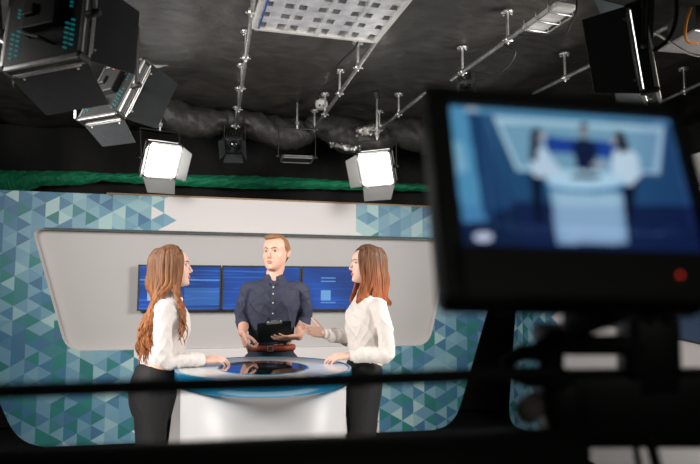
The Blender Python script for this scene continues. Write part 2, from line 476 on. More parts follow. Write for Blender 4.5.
# thin dark bead standing in for the shadow line along the recess top, and a raw board edge along the top
bm = bmesh.new()
a, b = V((hole[0][0]+.02, -.006, hole[7][1]+.004)), V((hole[9][0], -.006, hole[9][1]+.006))
tube(bm, [V((xz(45, 229)[0], -.004, xz(45, 229)[1]+.006)), V((xz(434, 239)[0], -.004, xz(434, 239)[1]+.006))], .008, n=6)
mk('recess_shadow_bead', bm, MT['shadowline'], se)
bm = bmesh.new()
poly_prism(bm, [V((-1.0, -.004, 2.329)), V((2.9, -.004, 2.287)), V((2.9, -.004, 2.301)), V((-1.0, -.004, 2.343))], (0, .12, 0))
mk('top_board_edge', bm, MT['brown'], se, smooth=False)
bm = bmesh.new()
for x in (-1.5, -.2, 1.1, 2.2):
    box(bm, (x, .5, 1.1), (.05, .5, .05)); box(bm, (x, .72, 1.1), (.05, .05, 2.2)); box(bm, (x, .5, .03), (.05, .6, .05))
mk('rear_brace', bm, MT['blackmat'], se, smooth=False)

# wing wall on the right, standing square to the backdrop
wing = empty('set_wing_wall', (3.02, 0, 0), 'white studio side wall with a patch of triangle print at its far slanted end', 'backdrop')
wo = round_poly([(6.0, 2.3, 0), (6.46, .07, 0), (3.0, .02, 0), (2.6, .02, 0), (2.6, 2.3, 0)], [0, .22, 0, 0, 0], 8)
wo = [(p[0], p[1]) for p in wo]
bm = panel_with_hole(wo, None, 0, .1)
for v in bm.verts: v.co = V((v.co.y, v.co.x, v.co.z))
bmesh.ops.recalc_face_normals(bm, faces=bm.faces[:])
o = mk('wing_panel', bm, [MT['pattern2'], MT['setwhite']], wing, smooth=False)
add_pat_uv(o.data, lambda c: (6.42-c.y, c.z+SC_*4))

# ------------------------------------------------------------------ wall televisions
scr = vcol_emit('television_picture', .95, .5)
def tv_pic(kind):
    def fn(u, v):
        b = noise.noise(V((u*2.2+kind*3, v*1.7, kind)))*.5+.5
        base = np.array([27, 70, 148])*(.75+.5*b)
        st = noise.noise(V((u*1.2+kind, v*26, 3)))
        if st > .18: base = base+np.array([22, 34, 46])*(st*2)*(1.0 if kind < 2 else .35)
        if kind == 0:
            if .1 < u < .14 and .55 < v < .8: base = np.array([150, 190, 225])
            if u > .55 and .5 < v < .9: base = base+np.array([25, 35, 35])
            if .30 < v < .33: base = base+np.array([60, 75, 80])
        if kind == 2:
            if .24 < u < .38 and .55 < v < .8: base = np.array([110, 165, 220])
            for vv in (.25, .33, .85):
                if abs(v-vv) < .013 and .24 < u < .44: base = np.array([90, 140, 205])
            if abs(v-.5) < .012 and .7 < u < .95: base = np.array([120, 165, 220])
        return tuple(np.clip(base, 0, 255))
    return fn
TY = SY+.022
tl = atY(138.5, 264.6, TY); br = atY(352, 310, TY)
tvw = .757; tvh = tl.z-br.z
tvlabels = ['blue-screened wall television nearest the long-haired woman on the left', 'blue-screened wall television directly behind the man in the navy shirt', 'blue-screened wall television with a pale square, behind the woman on the right']
for k in range(3):
    x0 = tl.x+k*(tvw+.006)
    t = empty('wall_television', (x0+tvw/2, TY, br.z), tvlabels[k], 'television', 'televisions in the recessed panel')
    bm = bmesh.new(); bz = .014
    for c, s in (((0, 0, bz/2), (tvw, .03, bz)), ((0, 0, tvh-bz/2), (tvw, .03, bz)), ((-tvw/2+bz/2, 0, tvh/2), (bz, .03, tvh)), ((tvw/2-bz/2, 0, tvh/2), (bz, .03, tvh))):
        box(bm, c, s, .002)
    mk('bezel', bm, MT['black'], t, smooth=False)
    mk('back_housing', box(bmesh.new(), (0, .028, tvh/2), (tvw-.01, .03, tvh-.01), .004), MT['blackmat'], t, smooth=False)
    picture_grid('screen', (-tvw/2+bz, -.002, tvh-bz), (tvw/2-bz, -.002, tvh-bz), (tvw/2-bz, -.002, bz), (-tvw/2+bz, -.002, bz), 90, 60, tv_pic(k), scr, t)
    mk('wall_bracket', box(bmesh.new(), (0, .06, tvh/2), (.2, .035, .2)), MT['blackmat'], t, smooth=False)

# dark display on the wing wall
t = empty('wing_television', (2.99, 4.2, 1.3), 'dark blue display tilted on the white side wall, behind the broadcast camera', 'television')
t.rotation_euler = (R(5.0), 0, 0)
mk('bezel', box(bmesh.new(), (-.005, -.05, .2), (.05, 1.3, .72), .006), MT['black'], t, smooth=False)
picture_grid('screen', (-.032, .585, .545), (-.032, -.68, .545), (-.032, -.68, -.145), (-.032, .585, -.145), 30, 18,
             lambda u, v: (28+8*u, 44+10*u, 66+10*u), vcol_emit('dim_display', .8), t)

# ------------------------------------------------------------------ presenter desk
DC = V((.272, 3.63, 0)); DA, DB, DZ = .473, .60, 1.0
desk = empty('presenter_desk', DC, 'oval white presenter desk with teal rim and a black glass inset', 'desk')
def ell(a, b, z, n=72, cx=0, cy=0): return [V((cx+a*math.cos(2*math.pi*k/n), cy+b*math.sin(2*math.pi*k/n), z)) for k in range(n)]
mk('tabletop', loft(bmesh.new(), [ell(DA-.017, DB-.017, DZ-.05), ell(DA-.017, DB-.017, DZ-.003), ell(DA-.021, DB-.021, DZ)]), MT['desktop'], desk)
bpy.data.objects['tabletop'].data.polygons.foreach_set('use_smooth', [False]*len(bpy.data.objects['tabletop'].data.polygons))
bm = bmesh.new()
loft(bm, [ell(DA-.018, DB-.018, DZ-.001), ell(DA-.016, DB-.016, DZ+.003), ell(DA-.004, DB-.004, DZ+.003), ell(DA, DB, DZ-.002), ell(DA, DB, DZ-.045), ell(DA-.012, DB-.012, DZ-.075), ell(DA-.05, DB-.05, DZ-.085)], close=False)
mk('teal_rim', bm, MT['teal'], desk)
mk('underside', loft(bmesh.new(), [ell(DA-.05, DB-.05, DZ-.085), ell(DA-.05, DB-.05, DZ-.06)]), MT['deskwhite'], desk, smooth=False)
gc = atZ(263.5, 367.6, DZ)
g0, g1 = atZ(220, 367.6, DZ), atZ(307, 367.6, DZ); h0, h1 = atZ(263, 361.2, DZ), atZ(263, 374.8, DZ)
ga, gb = (g1-g0).length/2, (h0-h1).length/2
gcy = (h0.y+h1.y)/2-DC.y; gcx = (g0.x+g1.x)/2-DC.x
mk('glass_inset', loft(bmesh.new(), [ell(ga, gb, DZ-.002, cx=gcx, cy=gcy), ell(ga, gb, DZ+.002, cx=gcx, cy=gcy)]), MT['glass'], desk, smooth=False)
def ring_strip(a0, b0, a1, b1, z, cx, cy):
    b_ = bmesh.new(); p = ell(a0, b0, z, cx=cx, cy=cy); q = ell(a1, b1, z, cx=cx, cy=cy)
    loft(b_, [p, [v+V((0, 0, .003)) for v in p], [v+V((0, 0, .003)) for v in q], q], close=False); return b_
mk('inset_ring', ring_strip(ga+.008, gb+.012, ga, gb, DZ-.0005, gcx, gcy), MT['teal'], desk)
# body: curved white front, narrower than the rim
def body_ring(s, z):
    out = []
    for k in range(72):
        a = 2*math.pi*k/72; c, s_ = math.cos(a), math.sin(a)
        out.append(V((.44*s*math.copysign(abs(c)**.75, c), .50*s*math.copysign(abs(s_)**.9, s_), z)))
    return out
mk('base', loft(bmesh.new(), [body_ring(.97, .0), body_ring(.97, .06), body_ring(.985, .5), body_ring(1, DZ-.07)]), MT['deskwhite'], desk)
bm = bmesh.new()
poly_prism(bm, [V((-.44, .12, .93)), V((-.47, .12, .93)), V((-.56, .12, 0)), V((-.44, .12, 0))], (0, .03, 0))
mk('side_fin', bm, MT['deskwhite'], desk, smooth=False)

# ================================================================== PEOPLE
def mrot(axis, a): return Matrix.Rotation(a, 3, axis)
def hand(bm, w, d, pn, thumb, curls, spread=.10, s=1.0, th=(.62, .72, .15), thb=.35, pr=1.0):
    """w wrist, d along the hand, pn the way the palm faces, thumb = vector roughly to thumb side"""
    w, d, pn = V(w), V(d).normalized(), V(pn); pn = (pn-d*pn.dot(d)).normalized()
    t = V(thumb); t = (t-d*t.dot(d)-pn*t.dot(pn)).normalized()
    ax = d.cross(pn).normalized()
    offs = [.031, .0105, -.0100, -.030]; L0 = [.088, .092, .088, .080]
    ph = [(.040, .025, .020), (.044, .028, .021), (.041, .026, .020), (.032, .020, .018)]
    rr = [.0088, .0090, .0086, .0076]
    for k in range(4):
        kn = w+(d*L0[k]+t*offs[k])*s
        tube(bm, [w+t*offs[k]*.55*s+d*.004, w+(d*.045+t*offs[k]*.85)*s, kn], [(.014*s*pr), (.0142*s*pr), .0112*s], n=10)
        dd = (d+t*(offs[k]*spread*30*.10)).normalized()
        p = kn; pts = [p-dd*.012]; rad = [rr[k]*s*1.12]
        pts.append(p); rad.append(rr[k]*s*1.1)
        cur = dd
        for q in range(3):
            cur = (mrot(ax, curls[k][q]) @ cur).normalized()
            p = p+cur*ph[k][q]*s; pts.append(p); rad.append(rr[k]*s*(1-.10*(q+1)))
        tube(bm, pts, rad, n=10)
    a = w+(d*.018+t*.022)*s
    tdv = (d*th[0]+t*th[1]+pn*th[2]).normalized(); p1 = a+tdv*.042*s
    t2 = (tdv+d*thb).normalized(); p2 = p1+t2*.031*s; t3 = (t2+d*thb*.6).normalized(); p3 = p2+t3*.024*s
    tube(bm, [w+d*.01*s+t*.010, a, p1, p2, p3], [.014*s, .0150*s, .0115*s, .0102*s, .0085*s], n=10)

def head_prims(bm, T, s, male=False):
    """T: 4x4 head matrix (x forward, y left, z up, origin at chin height under the ear)"""
    rows = [(-.004, .058, .005, .020), (.004, .078, -.010, .031), (.014, .086, -.028, .041), (.028, .087, -.045, .051), (.044, .087, -.056, .058),
            (.060, .087, -.066, .063), (.080, .087, -.078, .068), (.100, .086, -.088, .0705), (.116, .083, -.095, .072), (.132, .089, -.099, .0735),
            (.150, .090, -.101, .075), (.168, .085, -.100, .074), (.186, .073, -.093, .068), (.202, .054, -.078, .057), (.215, .028, -.055, .038), (.2215, .002, -.03, .016)]
    n = 28; rings = []
    jw = .99 if male else .93
    for z, xf, xb, hw in rows:
        c = (xf+xb)/2; a = (xf-xb)/2; ring = []
        w_ = hw*(jw if z < .06 else 1)
        for k in range(n):
            th = 2*math.pi*k/n; cx, sy = math.cos(th), math.sin(th)
            ex = .86 if cx > 0 else 1.0
            ring.append(T @ (V((c+a*math.copysign(abs(cx)**ex, cx), w_*math.copysign(abs(sy)**.92, sy), z))*s))
        rings.append(ring)
    loft(bm, rings)
    def P(x, y, z): return T @ (V((x, y, z))*s)
    nl = .0 if not male else .002
    tube(bm, [P(.080, 0, .124), P(.092, 0, .108), P(.1005+nl, 0, .090), P(.1045+nl, 0, .083)], [.007*s, .0072*s, .0080*s, .0084*s], n=10)
    tube(bm, [P(.088, 0, .078), P(.100+nl, 0, .0785)], [.009*s, .0075*s], n=10)
    for sg in (1, -1):
        ellipsoid(bm, P(.090, sg*.0115, .079), (.0085*s, .0070*s, .0065*s))
        ellipsoid(bm, P(.047, sg*.034, .086), (.030*s, .027*s, .032*s))     # cheek
        tube(bm, [P(.082, sg*.010, .134), P(.0745, sg*.034, .137), P(.060, sg*.050, .131)], [.0075*s, .0075*s, .006*s], n=8)  # brow ridge
        # ear
        tube(bm, [P(-.008, sg*.072, .088), P(-.004, sg*.077, .098), P(-.009, sg*.083, .118), P(-.022, sg*.086, .128), P(-.031, sg*.083, .118), P(-.026, sg*.079, .100), P(-.012, sg*.075, .088)],
             [.0065*s]*7, n=8)
        ellipsoid(bm, P(-.017, sg*.076, .108), (.012*s, .004*s, .017*s))
    tube(bm, [P(.084, -.018, .052), P(.0905, 0, .0535), P(.084, .018, .052)], [.0045*s, .0068*s, .0045*s], n=8)   # upper lip
    tube(bm, [P(.082, -.015, .044), P(.0860, 0, .0425), P(.082, .015, .044)], [.0040*s, .0060*s, .0040*s], n=8)   # lower lip
    ellipsoid(bm, P(.073, 0, .016), (.018*s, .022*s, .017*s))               # chin
def head_extra(T, s, par, base, lipm, browm, male=False):
    Tb = Matrix.Translation(-base) @ T
    def P(x, y, z): return Tb @ (V((x, y, z))*s)
    f = (T.to_3x3() @ V((1, 0, 0))).normalized()
    for sg in (1, -1):
        bm = bmesh.new(); c = P(.0668, sg*.0315, .1160)
        bmesh.ops.create_uvsphere(bm, u_segments=20, v_segments=14, radius=.0122*s, matrix=Matrix.Translation(c) @ Matrix.Diagonal((1, 1, .66, 1)))
        g = (f+(V((0, -.38, 0)) if male else V((0, 0, 0)))).normalized()
        for fa in bm.faces:
            q = fa.calc_center_median()-c; q.z /= .66; q.normalize()
            if q.dot(g) > .87: fa.material_index = 1
        mk('eye', bm, [MT['eyew'], MT['iris']], par)
        bm = bmesh.new()   # upper lash line
        tube(bm, [P(.0765, sg*.020, .1195), P(.0775, sg*.031, .1225), P(.0690, sg*.043, .1190)], [.0014*s, .0024*s, .0014*s], n=6)
        mk('eyelash', bm, MT['brow'], par)
        bm = bmesh.new()
        tube(bm, [P(.0885, sg*.013, .1345), P(.0815, sg*.033, .1400), P(.0670, sg*.049, .1345)], [(.0030*s), (.0036*s), .002*s], n=6)
        mk('eyebrow', bm, browm, par)
    bm = bmesh.new()
    tube(bm, [P(.0810, -.024, .0495), P(.0935, -.006, .0545), P(.0928, 0, .0530), P(.0935, .006, .0545), P(.0810, .024, .0495)], [.0018*s, .0042*s, .0040*s, .0042*s, .0018*s], n=8)
    tube(bm, [P(.0800, -.021, .0475), P(.0890, -.010, .0440), P(.0908, 0, .0432), P(.0890, .010, .0440), P(.0800, .021, .0475)], [.0018*s, .0042*s, .0048*s, .0042*s, .0018*s], n=8)
    mk('lips', bm, lipm, par)
def wr(amp, sc=1.0, seed=0, st=(1, 1, .5)):
    def fn(co, n):
        d1 = V((co.x+.5*co.z, co.y*.9-.3*co.z, co.z*.55+.35*co.x))*sc
        d2 = V((co.x-.6*co.z, co.y, co.z*.5))*sc
        a = max(0, 1-abs(noise.noise(d1*11+V((seed, 0, 0))))*3.2)
        b = max(0, 1-abs(noise.noise(d2*17+V((0, seed, 0))))*3.0)
        c = noise.noise(co*7*sc)
        return n*(amp*(.85*a*a+.5*b*b-.30)+amp*.7*c)
    return fn
def head_matrix(loc, yaw, pitch=0, roll=0):
    return Matrix.Translation(V(loc)) @ (Matrix.Rotation(yaw, 4, 'Z') @ Matrix.Rotation(-pitch, 4, 'Y') @ Matrix.Rotation(roll, 4, 'X'))
def shift(me_or_bm, base):
    if isinstance(me_or_bm, bmesh.types.BMesh):
        for v in me_or_bm.verts: v.co -= base
    else:
        for v in me_or_bm.vertices: v.co -= base
    return me_or_bm
def eyesock(T, s):
    cs = [T @ (V((.080, sg*.0315, .1165))*s) for sg in (1, -1)]
    f = (T.to_3x3() @ V((1, 0, 0))).normalized()
    def fn(co, n):
        d = min((co-c).length for c in cs)
        return -f*(.0085*math.exp(-(d/.0125)**2)) if d < .04 else V((0, 0, 0))
    return fn

def person(name, label, base, f, T, hs, torso, neck, arms, hands, legs, skin, topm, botm, cuffs, male=False, lipm=None, topin=.012, group=None, waist_z=None):
    """base: ground point; f: facing (unit, horizontal). torso: list of (center, halfwidth, halfdepth)"""
    base = V(base); f = V(f).normalized(); l = V((0, 0, 1)).cross(f)
    bm = bmesh.new()
    tube(bm, [c for c, a, b in torso], [(a, b) for c, a, b in torso], n=24, side=l)
    tube(bm, neck[0], neck[1], n=16)
    head_prims(bm, T, hs, male)
    for a in arms:
        tube(bm, a[0], a[1], n=14)
        tube(bm, [torso[-2][0]+V((0, 0, -.02)), a[0][0]], [min(torso[-2][2], .055)*.9, a[1][0]*.95], n=14)
    for h in hands: hand(bm, **h)
    for lg in legs:
        tube(bm, lg[0], lg[1], n=16)
        ft = lg[0][-1]
        tube(bm, [ft+V((0, 0, -.03))-f*.03, ft+V((0, 0, -.045))+f*.06, ft+V((0, 0, -.05))+f*.13], [(.034, .032), (.040, .026), (.036, .018)], n=12, side=l)
    me = remesh(bm, .0036, 3, .5, eyesock(T, hs))
    shift(me, base)
    root = mk('person', me, skin, loc=base)
    tag(root, label, 'person')
    head_extra(T, hs, root, base, lipm or MT['lip'], MT['brow'], male)
    # top garment
    bm = bmesh.new()
    tr = torso if waist_z is None else [t for t in torso if t[0].z > waist_z-.01]
    tube(bm, [c for c, a, b in tr], [(a+topin, b+topin) for c, a, b in tr], n=28, side=l, hemi=True)
    for (pts, rad), cu in zip(arms, cuffs):
        pp = catmull(pts, 6); rad2 = []
        for i in range(len(pp)):
            t = i/6; k = min(int(t), len(rad)-2); rad2.append(rad[k]+(rad[k+1]-rad[k])*(t-k))
        m_ = max(2, int(len(pp)*cu[0]))
        pp = pp[:m_]; rad2 = [r+cu[1]+cu[2]*math.sin(math.pi*min(1, i/max(1, m_-1)*1.0))*.5+cu[3]*(i/m_)**3 for i, r in enumerate(rad2[:m_])]
        tube(bm, pp, rad2, n=16)
        tube(bm, [torso[-2][0]+V((0, 0, -.02)), pts[0]], [min(torso[-2][2], .055)*.9+topin, rad[0]*.95+topin*.8], n=16)
    tb = remesh(bm, .0055, 10, .6, wr(.0075 if not male else .0095, 1.0, random.random()*9))
    shift(tb, base)
    top = mk('blouse' if not male else 'shirt', tb, topm, root)
    # trousers
    bm = bmesh.new()
    low = [t for t in torso if t[0].z < (waist_z or 1.0)+.03]
    tube(bm, [c for c, a, b in low], [(a+.008, b+.008) for c, a, b in low], n=24, side=l)
    for pts, rad in legs:
        tube(bm, pts[:-1]+[pts[-1]+V((0, 0, .02))], [r+.013 for r in rad[:-1]]+[rad[-1]+.022], n=16)
    tb = remesh(bm, .007, 3, .5, wr(.003, .8, 3)); shift(tb, base)
    mk('trousers', tb, botm, root)
    for lg in legs:
        ft = lg[0][-1]; b2 = bmesh.new()
        tube(b2, [ft+V((0, 0, -.022))-f*.035, ft+V((0, 0, -.038))+f*.06, ft+V((0, 0, -.047))+f*.145], [(.042, .042), (.047, .036), (.040, .026)], n=14, side=l)
        z0 = .001
        for v in b2.verts:
            if v.co.z < z0: v.co.z = z0
        shift(b2, base); mk('shoe', b2, MT['shoe'], root)
    return root

def hair_long(root, base, T, s, m, n, end_fn, wave, seed, rad=.011, part=0.0, th0=48, th1=312):
    """locks from the parting over the skull and down; end_fn(theta, t) -> list of world points"""
    rnd = random.Random(seed)
    bm = bmesh.new()
    # scalp volume
    b2 = bmesh.new()
    ellipsoid(b2, T @ (V((-.012, 0, .122))*s), (.0985*s, .083*s, .113*s), mx=T.to_3x3(), seg=28, rings=20)
    # neck/back mass
    me = remesh(b2, .006, 2)
    bm.from_mesh(me); bpy.data.meshes.remove(me)
    TI = T.inverted(); cut = []
    for v in bm.verts:      # keep the face clear
        q = (TI @ v.co)/s
        if q.x > .035 and q.z < .186: cut.append(v)
    bmesh.ops.delete(bm, geom=cut, context='VERTS')
    for i in range(n):
        th = R(th0+(th1-th0)*((i+.5)/n)+rnd.uniform(-2, 2))
        lay = rnd.random()
        pts = end_fn(th, lay, rnd)
        cp = catmull(pts, 7); N = len(cp)
        ph = rnd.uniform(0, 6.28); fr = rnd.uniform(.85, 1.15)
        acc = 0; out = []
        for k, p in enumerate(cp):
            if k: acc += (cp[k]-cp[k-1]).length
            g = max(0, min(1, (acc-.24)/.25))
            a = wave*g
            out.append(p+V((math.sin(acc*46*fr+ph), math.cos(acc*40*fr+ph*1.3), 0))*a)
        rr = []
        for k in range(N):
            t = k/(N-1); rr.append((rad*(.55+.6*math.sin(math.pi*min(1, t*1.15)))*(1 if t < .85 else (1-(t-.85)/.15*.75)), rad*.42*(1 if t < .85 else (1-(t-.85)/.15*.75))))
        hc = T @ (V((-.01, 0, .1))*s)
        sd = (cp[N//3]-hc).cross(V((0, 0, 1)))
        tube(bm, out, rr, n=7, side=sd)
    shift(bm, base)
    return mk('hair', bm, m, root)

# ---- woman on the left
Y1 = 3.80
def p1(x, y, Y=Y1): return atY(x, y, Y)
f1 = V((1, .06, 0)).normalized()
T1 = head_matrix(p1(173.2, 286.2), math.atan2(.06, 1), R(3))
c_h = p1(153.5, 384); c_w = p1(161.5, 350); c_c = p1(168, 318); c_s = p1(168, 303)
sd1 = V((0, 0, 1)).cross(f1)
to1 = [(V((c_h.x, Y1, .80)), .150, .118), (V((c_h.x, Y1, .87)), .165, .126), (V((c_h.x+.01, Y1, .93)), .155, .118), (V((c_w.x-.005, Y1, 1.03)), .120, .092), (V((c_w.x+.015, Y1, 1.12)), .125, .098),
       (V((c_c.x, Y1, 1.21)), .138, .112), (V((c_c.x, Y1, 1.27)), .150, .108), (V((c_s.x-.005, Y1, 1.33)), .150, .075), (V((c_s.x-.004, Y1, 1.375)), .085, .055)]
sR = V((c_s.x-.01, Y1-.165, 1.318)); eR = atY(165.5, 368, Y1-.17); wR = atY(203, 361.5, Y1-.10)
sL = V((c_s.x-.005, Y1+.165, 1.318)); eL = V((c_s.x-.03, Y1+.20, 1.07)); wL = V((c_s.x-.0, Y1+.20, .85))
eR.z = 1.045; wR.z = max(wR.z, 1.035)
person('w1', 'woman with long wavy auburn hair, white blouse and black trousers, facing right', (c_h.x, Y1, 0), f1, T1, .985, to1,
       ([V((c_s.x-.006, Y1, 1.36)), V((c_s.x+.002, Y1, 1.41)), T1 @ V((-.012, 0, .03))], [.060, .047, .048]),
       [([sR, (sR+eR)/2+V((-.01, -.01, 0)), eR, (eR+wR)/2, wR], [.040, .037, .032, .028, .022]), ([sL, (sL+eL)/2, eL, (eL+wL)/2, wL], [.040, .037, .032, .028, .022])],
       [dict(w=wR, d=(1, .15, .03), pn=(0, .35, -1), thumb=(.1, 1, .1), curls=[(.25, .45, .4), (.3, .5, .4), (.35, .5, .4), (.4, .5, .4)], s=.93),
        dict(w=wL, d=(.1, 0, -1), pn=(0, -1, 0), thumb=(1, 0, 0), curls=[(.3, .4, .3)]*4, s=.93)],
       [([V((c_h.x, Y1-.085, .86)), V((c_h.x-.0, Y1-.08, .50)), V((c_h.x-.03, Y1-.08, .085))], [.088, .058, .038]),
        ([V((c_h.x, Y1+.085, .86)), V((c_h.x+.02, Y1+.08, .50)), V((c_h.x-.01, Y1+.08, .085))], [.088, .058, .038])],
       MT['skin2'], MT['blouse'], MT['trouser'], [(.93, .007, .006, .010), (.93, .007, .006, .010)], topin=.012, waist_z=.985)
r1 = bpy.data.objects['person']
hs1 = .985
def ends1(th, lay, rnd):
    def H(x, y, z): return T1 @ (V((x, y, z))*hs1)
    c, s = math.cos(th), math.sin(th)
    side = 1 if s > 0 else -1
    k = .010+.020*lay
    def S(z, kk=1.0):
        e = math.sqrt(max(0, 1-((z-.122)/.113)**2)); return H(-.012+(.0985*e+.006+k*.6)*c, (.083*e+.006+k*.6)*s, z)
    tx = -.012+.072*c+rnd.uniform(-.008, .008)
    top = H(tx, side*.003, .122+.113*math.sqrt(max(0, 1-((tx+.012)/.0985)**2))+.002)
    t2 = S(.212); t3 = S(.190); mid = S(.155)
    ear = H(-.016+(.086+k)*c*(1.02 if c > 0 else 1.05), (.078+k)*s, .085)
    jaw = H(-.022+(.080+k)*c*(.95 if c > 0 else 1.15), (.080+k)*s, .01)
    # falls: front locks (c>0.2) go over the shoulder on to the chest, rest go down the back
    w = ear.copy()
    if c > .25:
        q1 = V((T1.translation.x+.03*c+.022, Y1+s*.115, 1.375)); q2 = V((T1.translation.x+.04*c+.050, Y1+s*.150, 1.28)); q3 = V((T1.translation.x+.065+rnd.uniform(-.02, .02), Y1+s*.168, 1.14+rnd.uniform(-.02, .07)))
    else:
        bk = .5+.5*(-c)
        x0 = T1.translation.x
        q1 = V((x0-.030-.060*bk-.02*lay, Y1+s*.12, 1.36)); q2 = V((x0-.045-.080*bk-.03*lay, Y1+s*.135, 1.24)); q3 = V((x0-.060-.085*bk-.03*lay, Y1+s*.115, 1.06+rnd.uniform(-.04, .08)))
        return [top, t2, t3, mid, ear, jaw, q1, q2, V((q3.x+rnd.uniform(-.015, .02), q3.y, (q2.z+q3.z)/2)), q3]
    return [top, t2, t3, mid, ear, jaw, q1, q2, q3]
hair_long(r1, V((c_h.x, Y1, 0)), T1, hs1, MT['hair1'], 260, ends1, .011, 3, rad=.0105, th0=57, th1=303)

# ---- woman on the right
Y2 = 3.86
def p2(x, y, Y=Y2): return atY(x, y, Y)
f2 = V((-1, -.03, 0)).normalized()
T2 = head_matrix(p2(366, 282.3), math.pi+.03, R(1))
cc = p2(367, 318); ch = p2(362.5, 384)
to2 = [(V((ch.x, Y2, .80)), .145, .100), (V((ch.x, Y2, .88)), .160, .110), (V((ch.x+.005, Y2, .94)), .150, .104), (V((cc.x-.005, Y2, 1.03)), .120, .095), (V((cc.x+.005, Y2, 1.12)), .128, .108),
       (V((cc.x, Y2, 1.21)), .140, .122), (V((cc.x, Y2, 1.28)), .152, .112), (V((cc.x+.01, Y2, 1.345)), .155, .078), (V((cc.x+.012, Y2, 1.39)), .085, .056)]
tL = V((cc.x+.035, Y2-.168, 1.325)); tE = atY(386, 354, Y2-.20); tW = atY(350, 361.5, Y2-.16)
tE.z = 1.055; tW.z = 1.045
qL = V((cc.x+.02, Y2+.165, 1.325)); qE = V((cc.x-.03, Y2+.19, 1.12)); qW = atY(324, 333.5, Y2+.12)
person('w2', 'woman with straight copper hair and cream blouse, facing left with one palm out', (ch.x, Y2, 0), f2, T2, .975, to2,
       ([V((cc.x+.012, Y2, 1.37)), V((cc.x+.004, Y2, 1.42)), T2 @ V((-.012, 0, .03))], [.060, .047, .048]),
       [([tL, (tL+tE)/2+V((.012, -.01, 0)), tE, (tE+tW)/2, tW], [.040, .037, .032, .028, .022]), ([qL, (qL+qE)/2, qE, (qE+qW)/2, qW], [.040, .037, .032, .028, .022])],
       [dict(w=tW, d=(-1, .05, -.10), pn=(0, .3, -1), thumb=(-.1, 1, .1), curls=[(.25, .4, .4), (.3, .45, .4), (.35, .45, .4), (.4, .5, .4)], s=.93),
        dict(w=qW, d=(-1, -.12, .22), pn=(-.15, -.75, .65), thumb=(-.1, .35, 1), curls=[(.10, .2, .2), (.18, .25, .2), (.25, .3, .25), (.35, .35, .3)], s=.98, spread=.9, th=(.55, .85, .1))],
       [([V((ch.x, Y2-.085, .86)), V((ch.x-.02, Y2-.08, .50)), V((ch.x-.01, Y2-.08, .085))], [.085, .056, .038]),
        ([V((ch.x, Y2+.085, .86)), V((ch.x+.0, Y2+.08, .50)), V((ch.x+.03, Y2+.08, .085))], [.085, .056, .038])],
       MT['skin2'], MT['blouse2'], MT['trouser'], [(.90, .008, .008, .012), (.90, .008, .010, .012)], topin=.013, waist_z=.965)
r2 = bpy.data.objects['person.001']
def ends2(th, lay, rnd):
    def H(x, y, z): return T2 @ (V((x, y, z))*.975)
    c, s = math.cos(th), math.sin(th)
    side = 1 if s > 0 else -1
    k = .008+.014*lay
    def S(z, kk=1.0):
        e = math.sqrt(max(0, 1-((z-.122)/.113)**2)); return H(-.012+(.0985*e+.006+k*.6)*c, (.083*e+.006+k*.6)*s, z)
    tx = -.012+.072*c+rnd.uniform(-.008, .008)
    top = H(tx, side*.003, .122+.113*math.sqrt(max(0, 1-((tx+.012)/.0985)**2))+.002)
    t2 = S(.212); t3 = S(.190); mid = S(.155)
    ear = H(-.016+(.088+k)*c*(.98 if c > 0 else 1.05), (.080+k)*s, .085)
    jaw = H(-.022+(.088+k)*c*(.95 if c > 0 else 1.15), (.084+k)*s, .01)
    x0 = T2.translation.x
    if c > .05:
        q1 = V((x0-.095*c-.01, Y2-s*.108, 1.38)); q2 = V((x0-.115*c-.005+rnd.uniform(-.008, .008), Y2-s*.118, 1.345+.02*rnd.random()-.01*c))
    else:
        q1 = V((x0+.10*(-c)+.02+.012*lay, Y2-s*.110, 1.385)); q2 = V((x0+.125*(-c)+.02+.015*lay, Y2-s*.122, 1.325+.025*rnd.random()))
    return [top, t2, t3, mid, ear, jaw, q1, q2]
hair_long(r2, V((ch.x, Y2, 0)), T2, .975, MT['hair2'], 260, ends2, .002, 5, rad=.0105, th0=48, th1=312)

# ---- man in the middle
YM = 4.50
def pm(x, y, Y=YM): return atY(x, y, Y)
fm = V((-.12, -1, 0)).normalized()
hyaw = math.atan2(-1, -.62)
TM = head_matrix(pm(275.5, 270.8), hyaw, R(2), 0)
hsM = 1.09
cx = pm(273, 300).x; bx = pm(271, 348).x
toM = [(V((bx, YM+.0, .86)), .150, .105), (V((bx, YM, .94)), .156, .110), (V((bx, YM, 1.03)), .145, .100), (V((bx+.005, YM, 1.12)), .138, .098), (V((cx-.004, YM, 1.24)), .150, .108),
       (V((cx-.002, YM, 1.35)), .166, .112), (V((cx, YM+.01, 1.42)), .168, .092), (V((cx+.004, YM+.02, 1.462)), .125, .068), (V((cx+.006, YM+.02, 1.492)), .072, .056)]
aS = pm(248.5, 290.5, YM+.02); aE = pm(244, 322, YM+.03); aW = pm(242.5, 333, YM-.16)
bS = pm(301, 290.5, YM+.02); bE = pm(303, 322, YM+.03); bW = pm(298.5, 336.5, YM-.17)
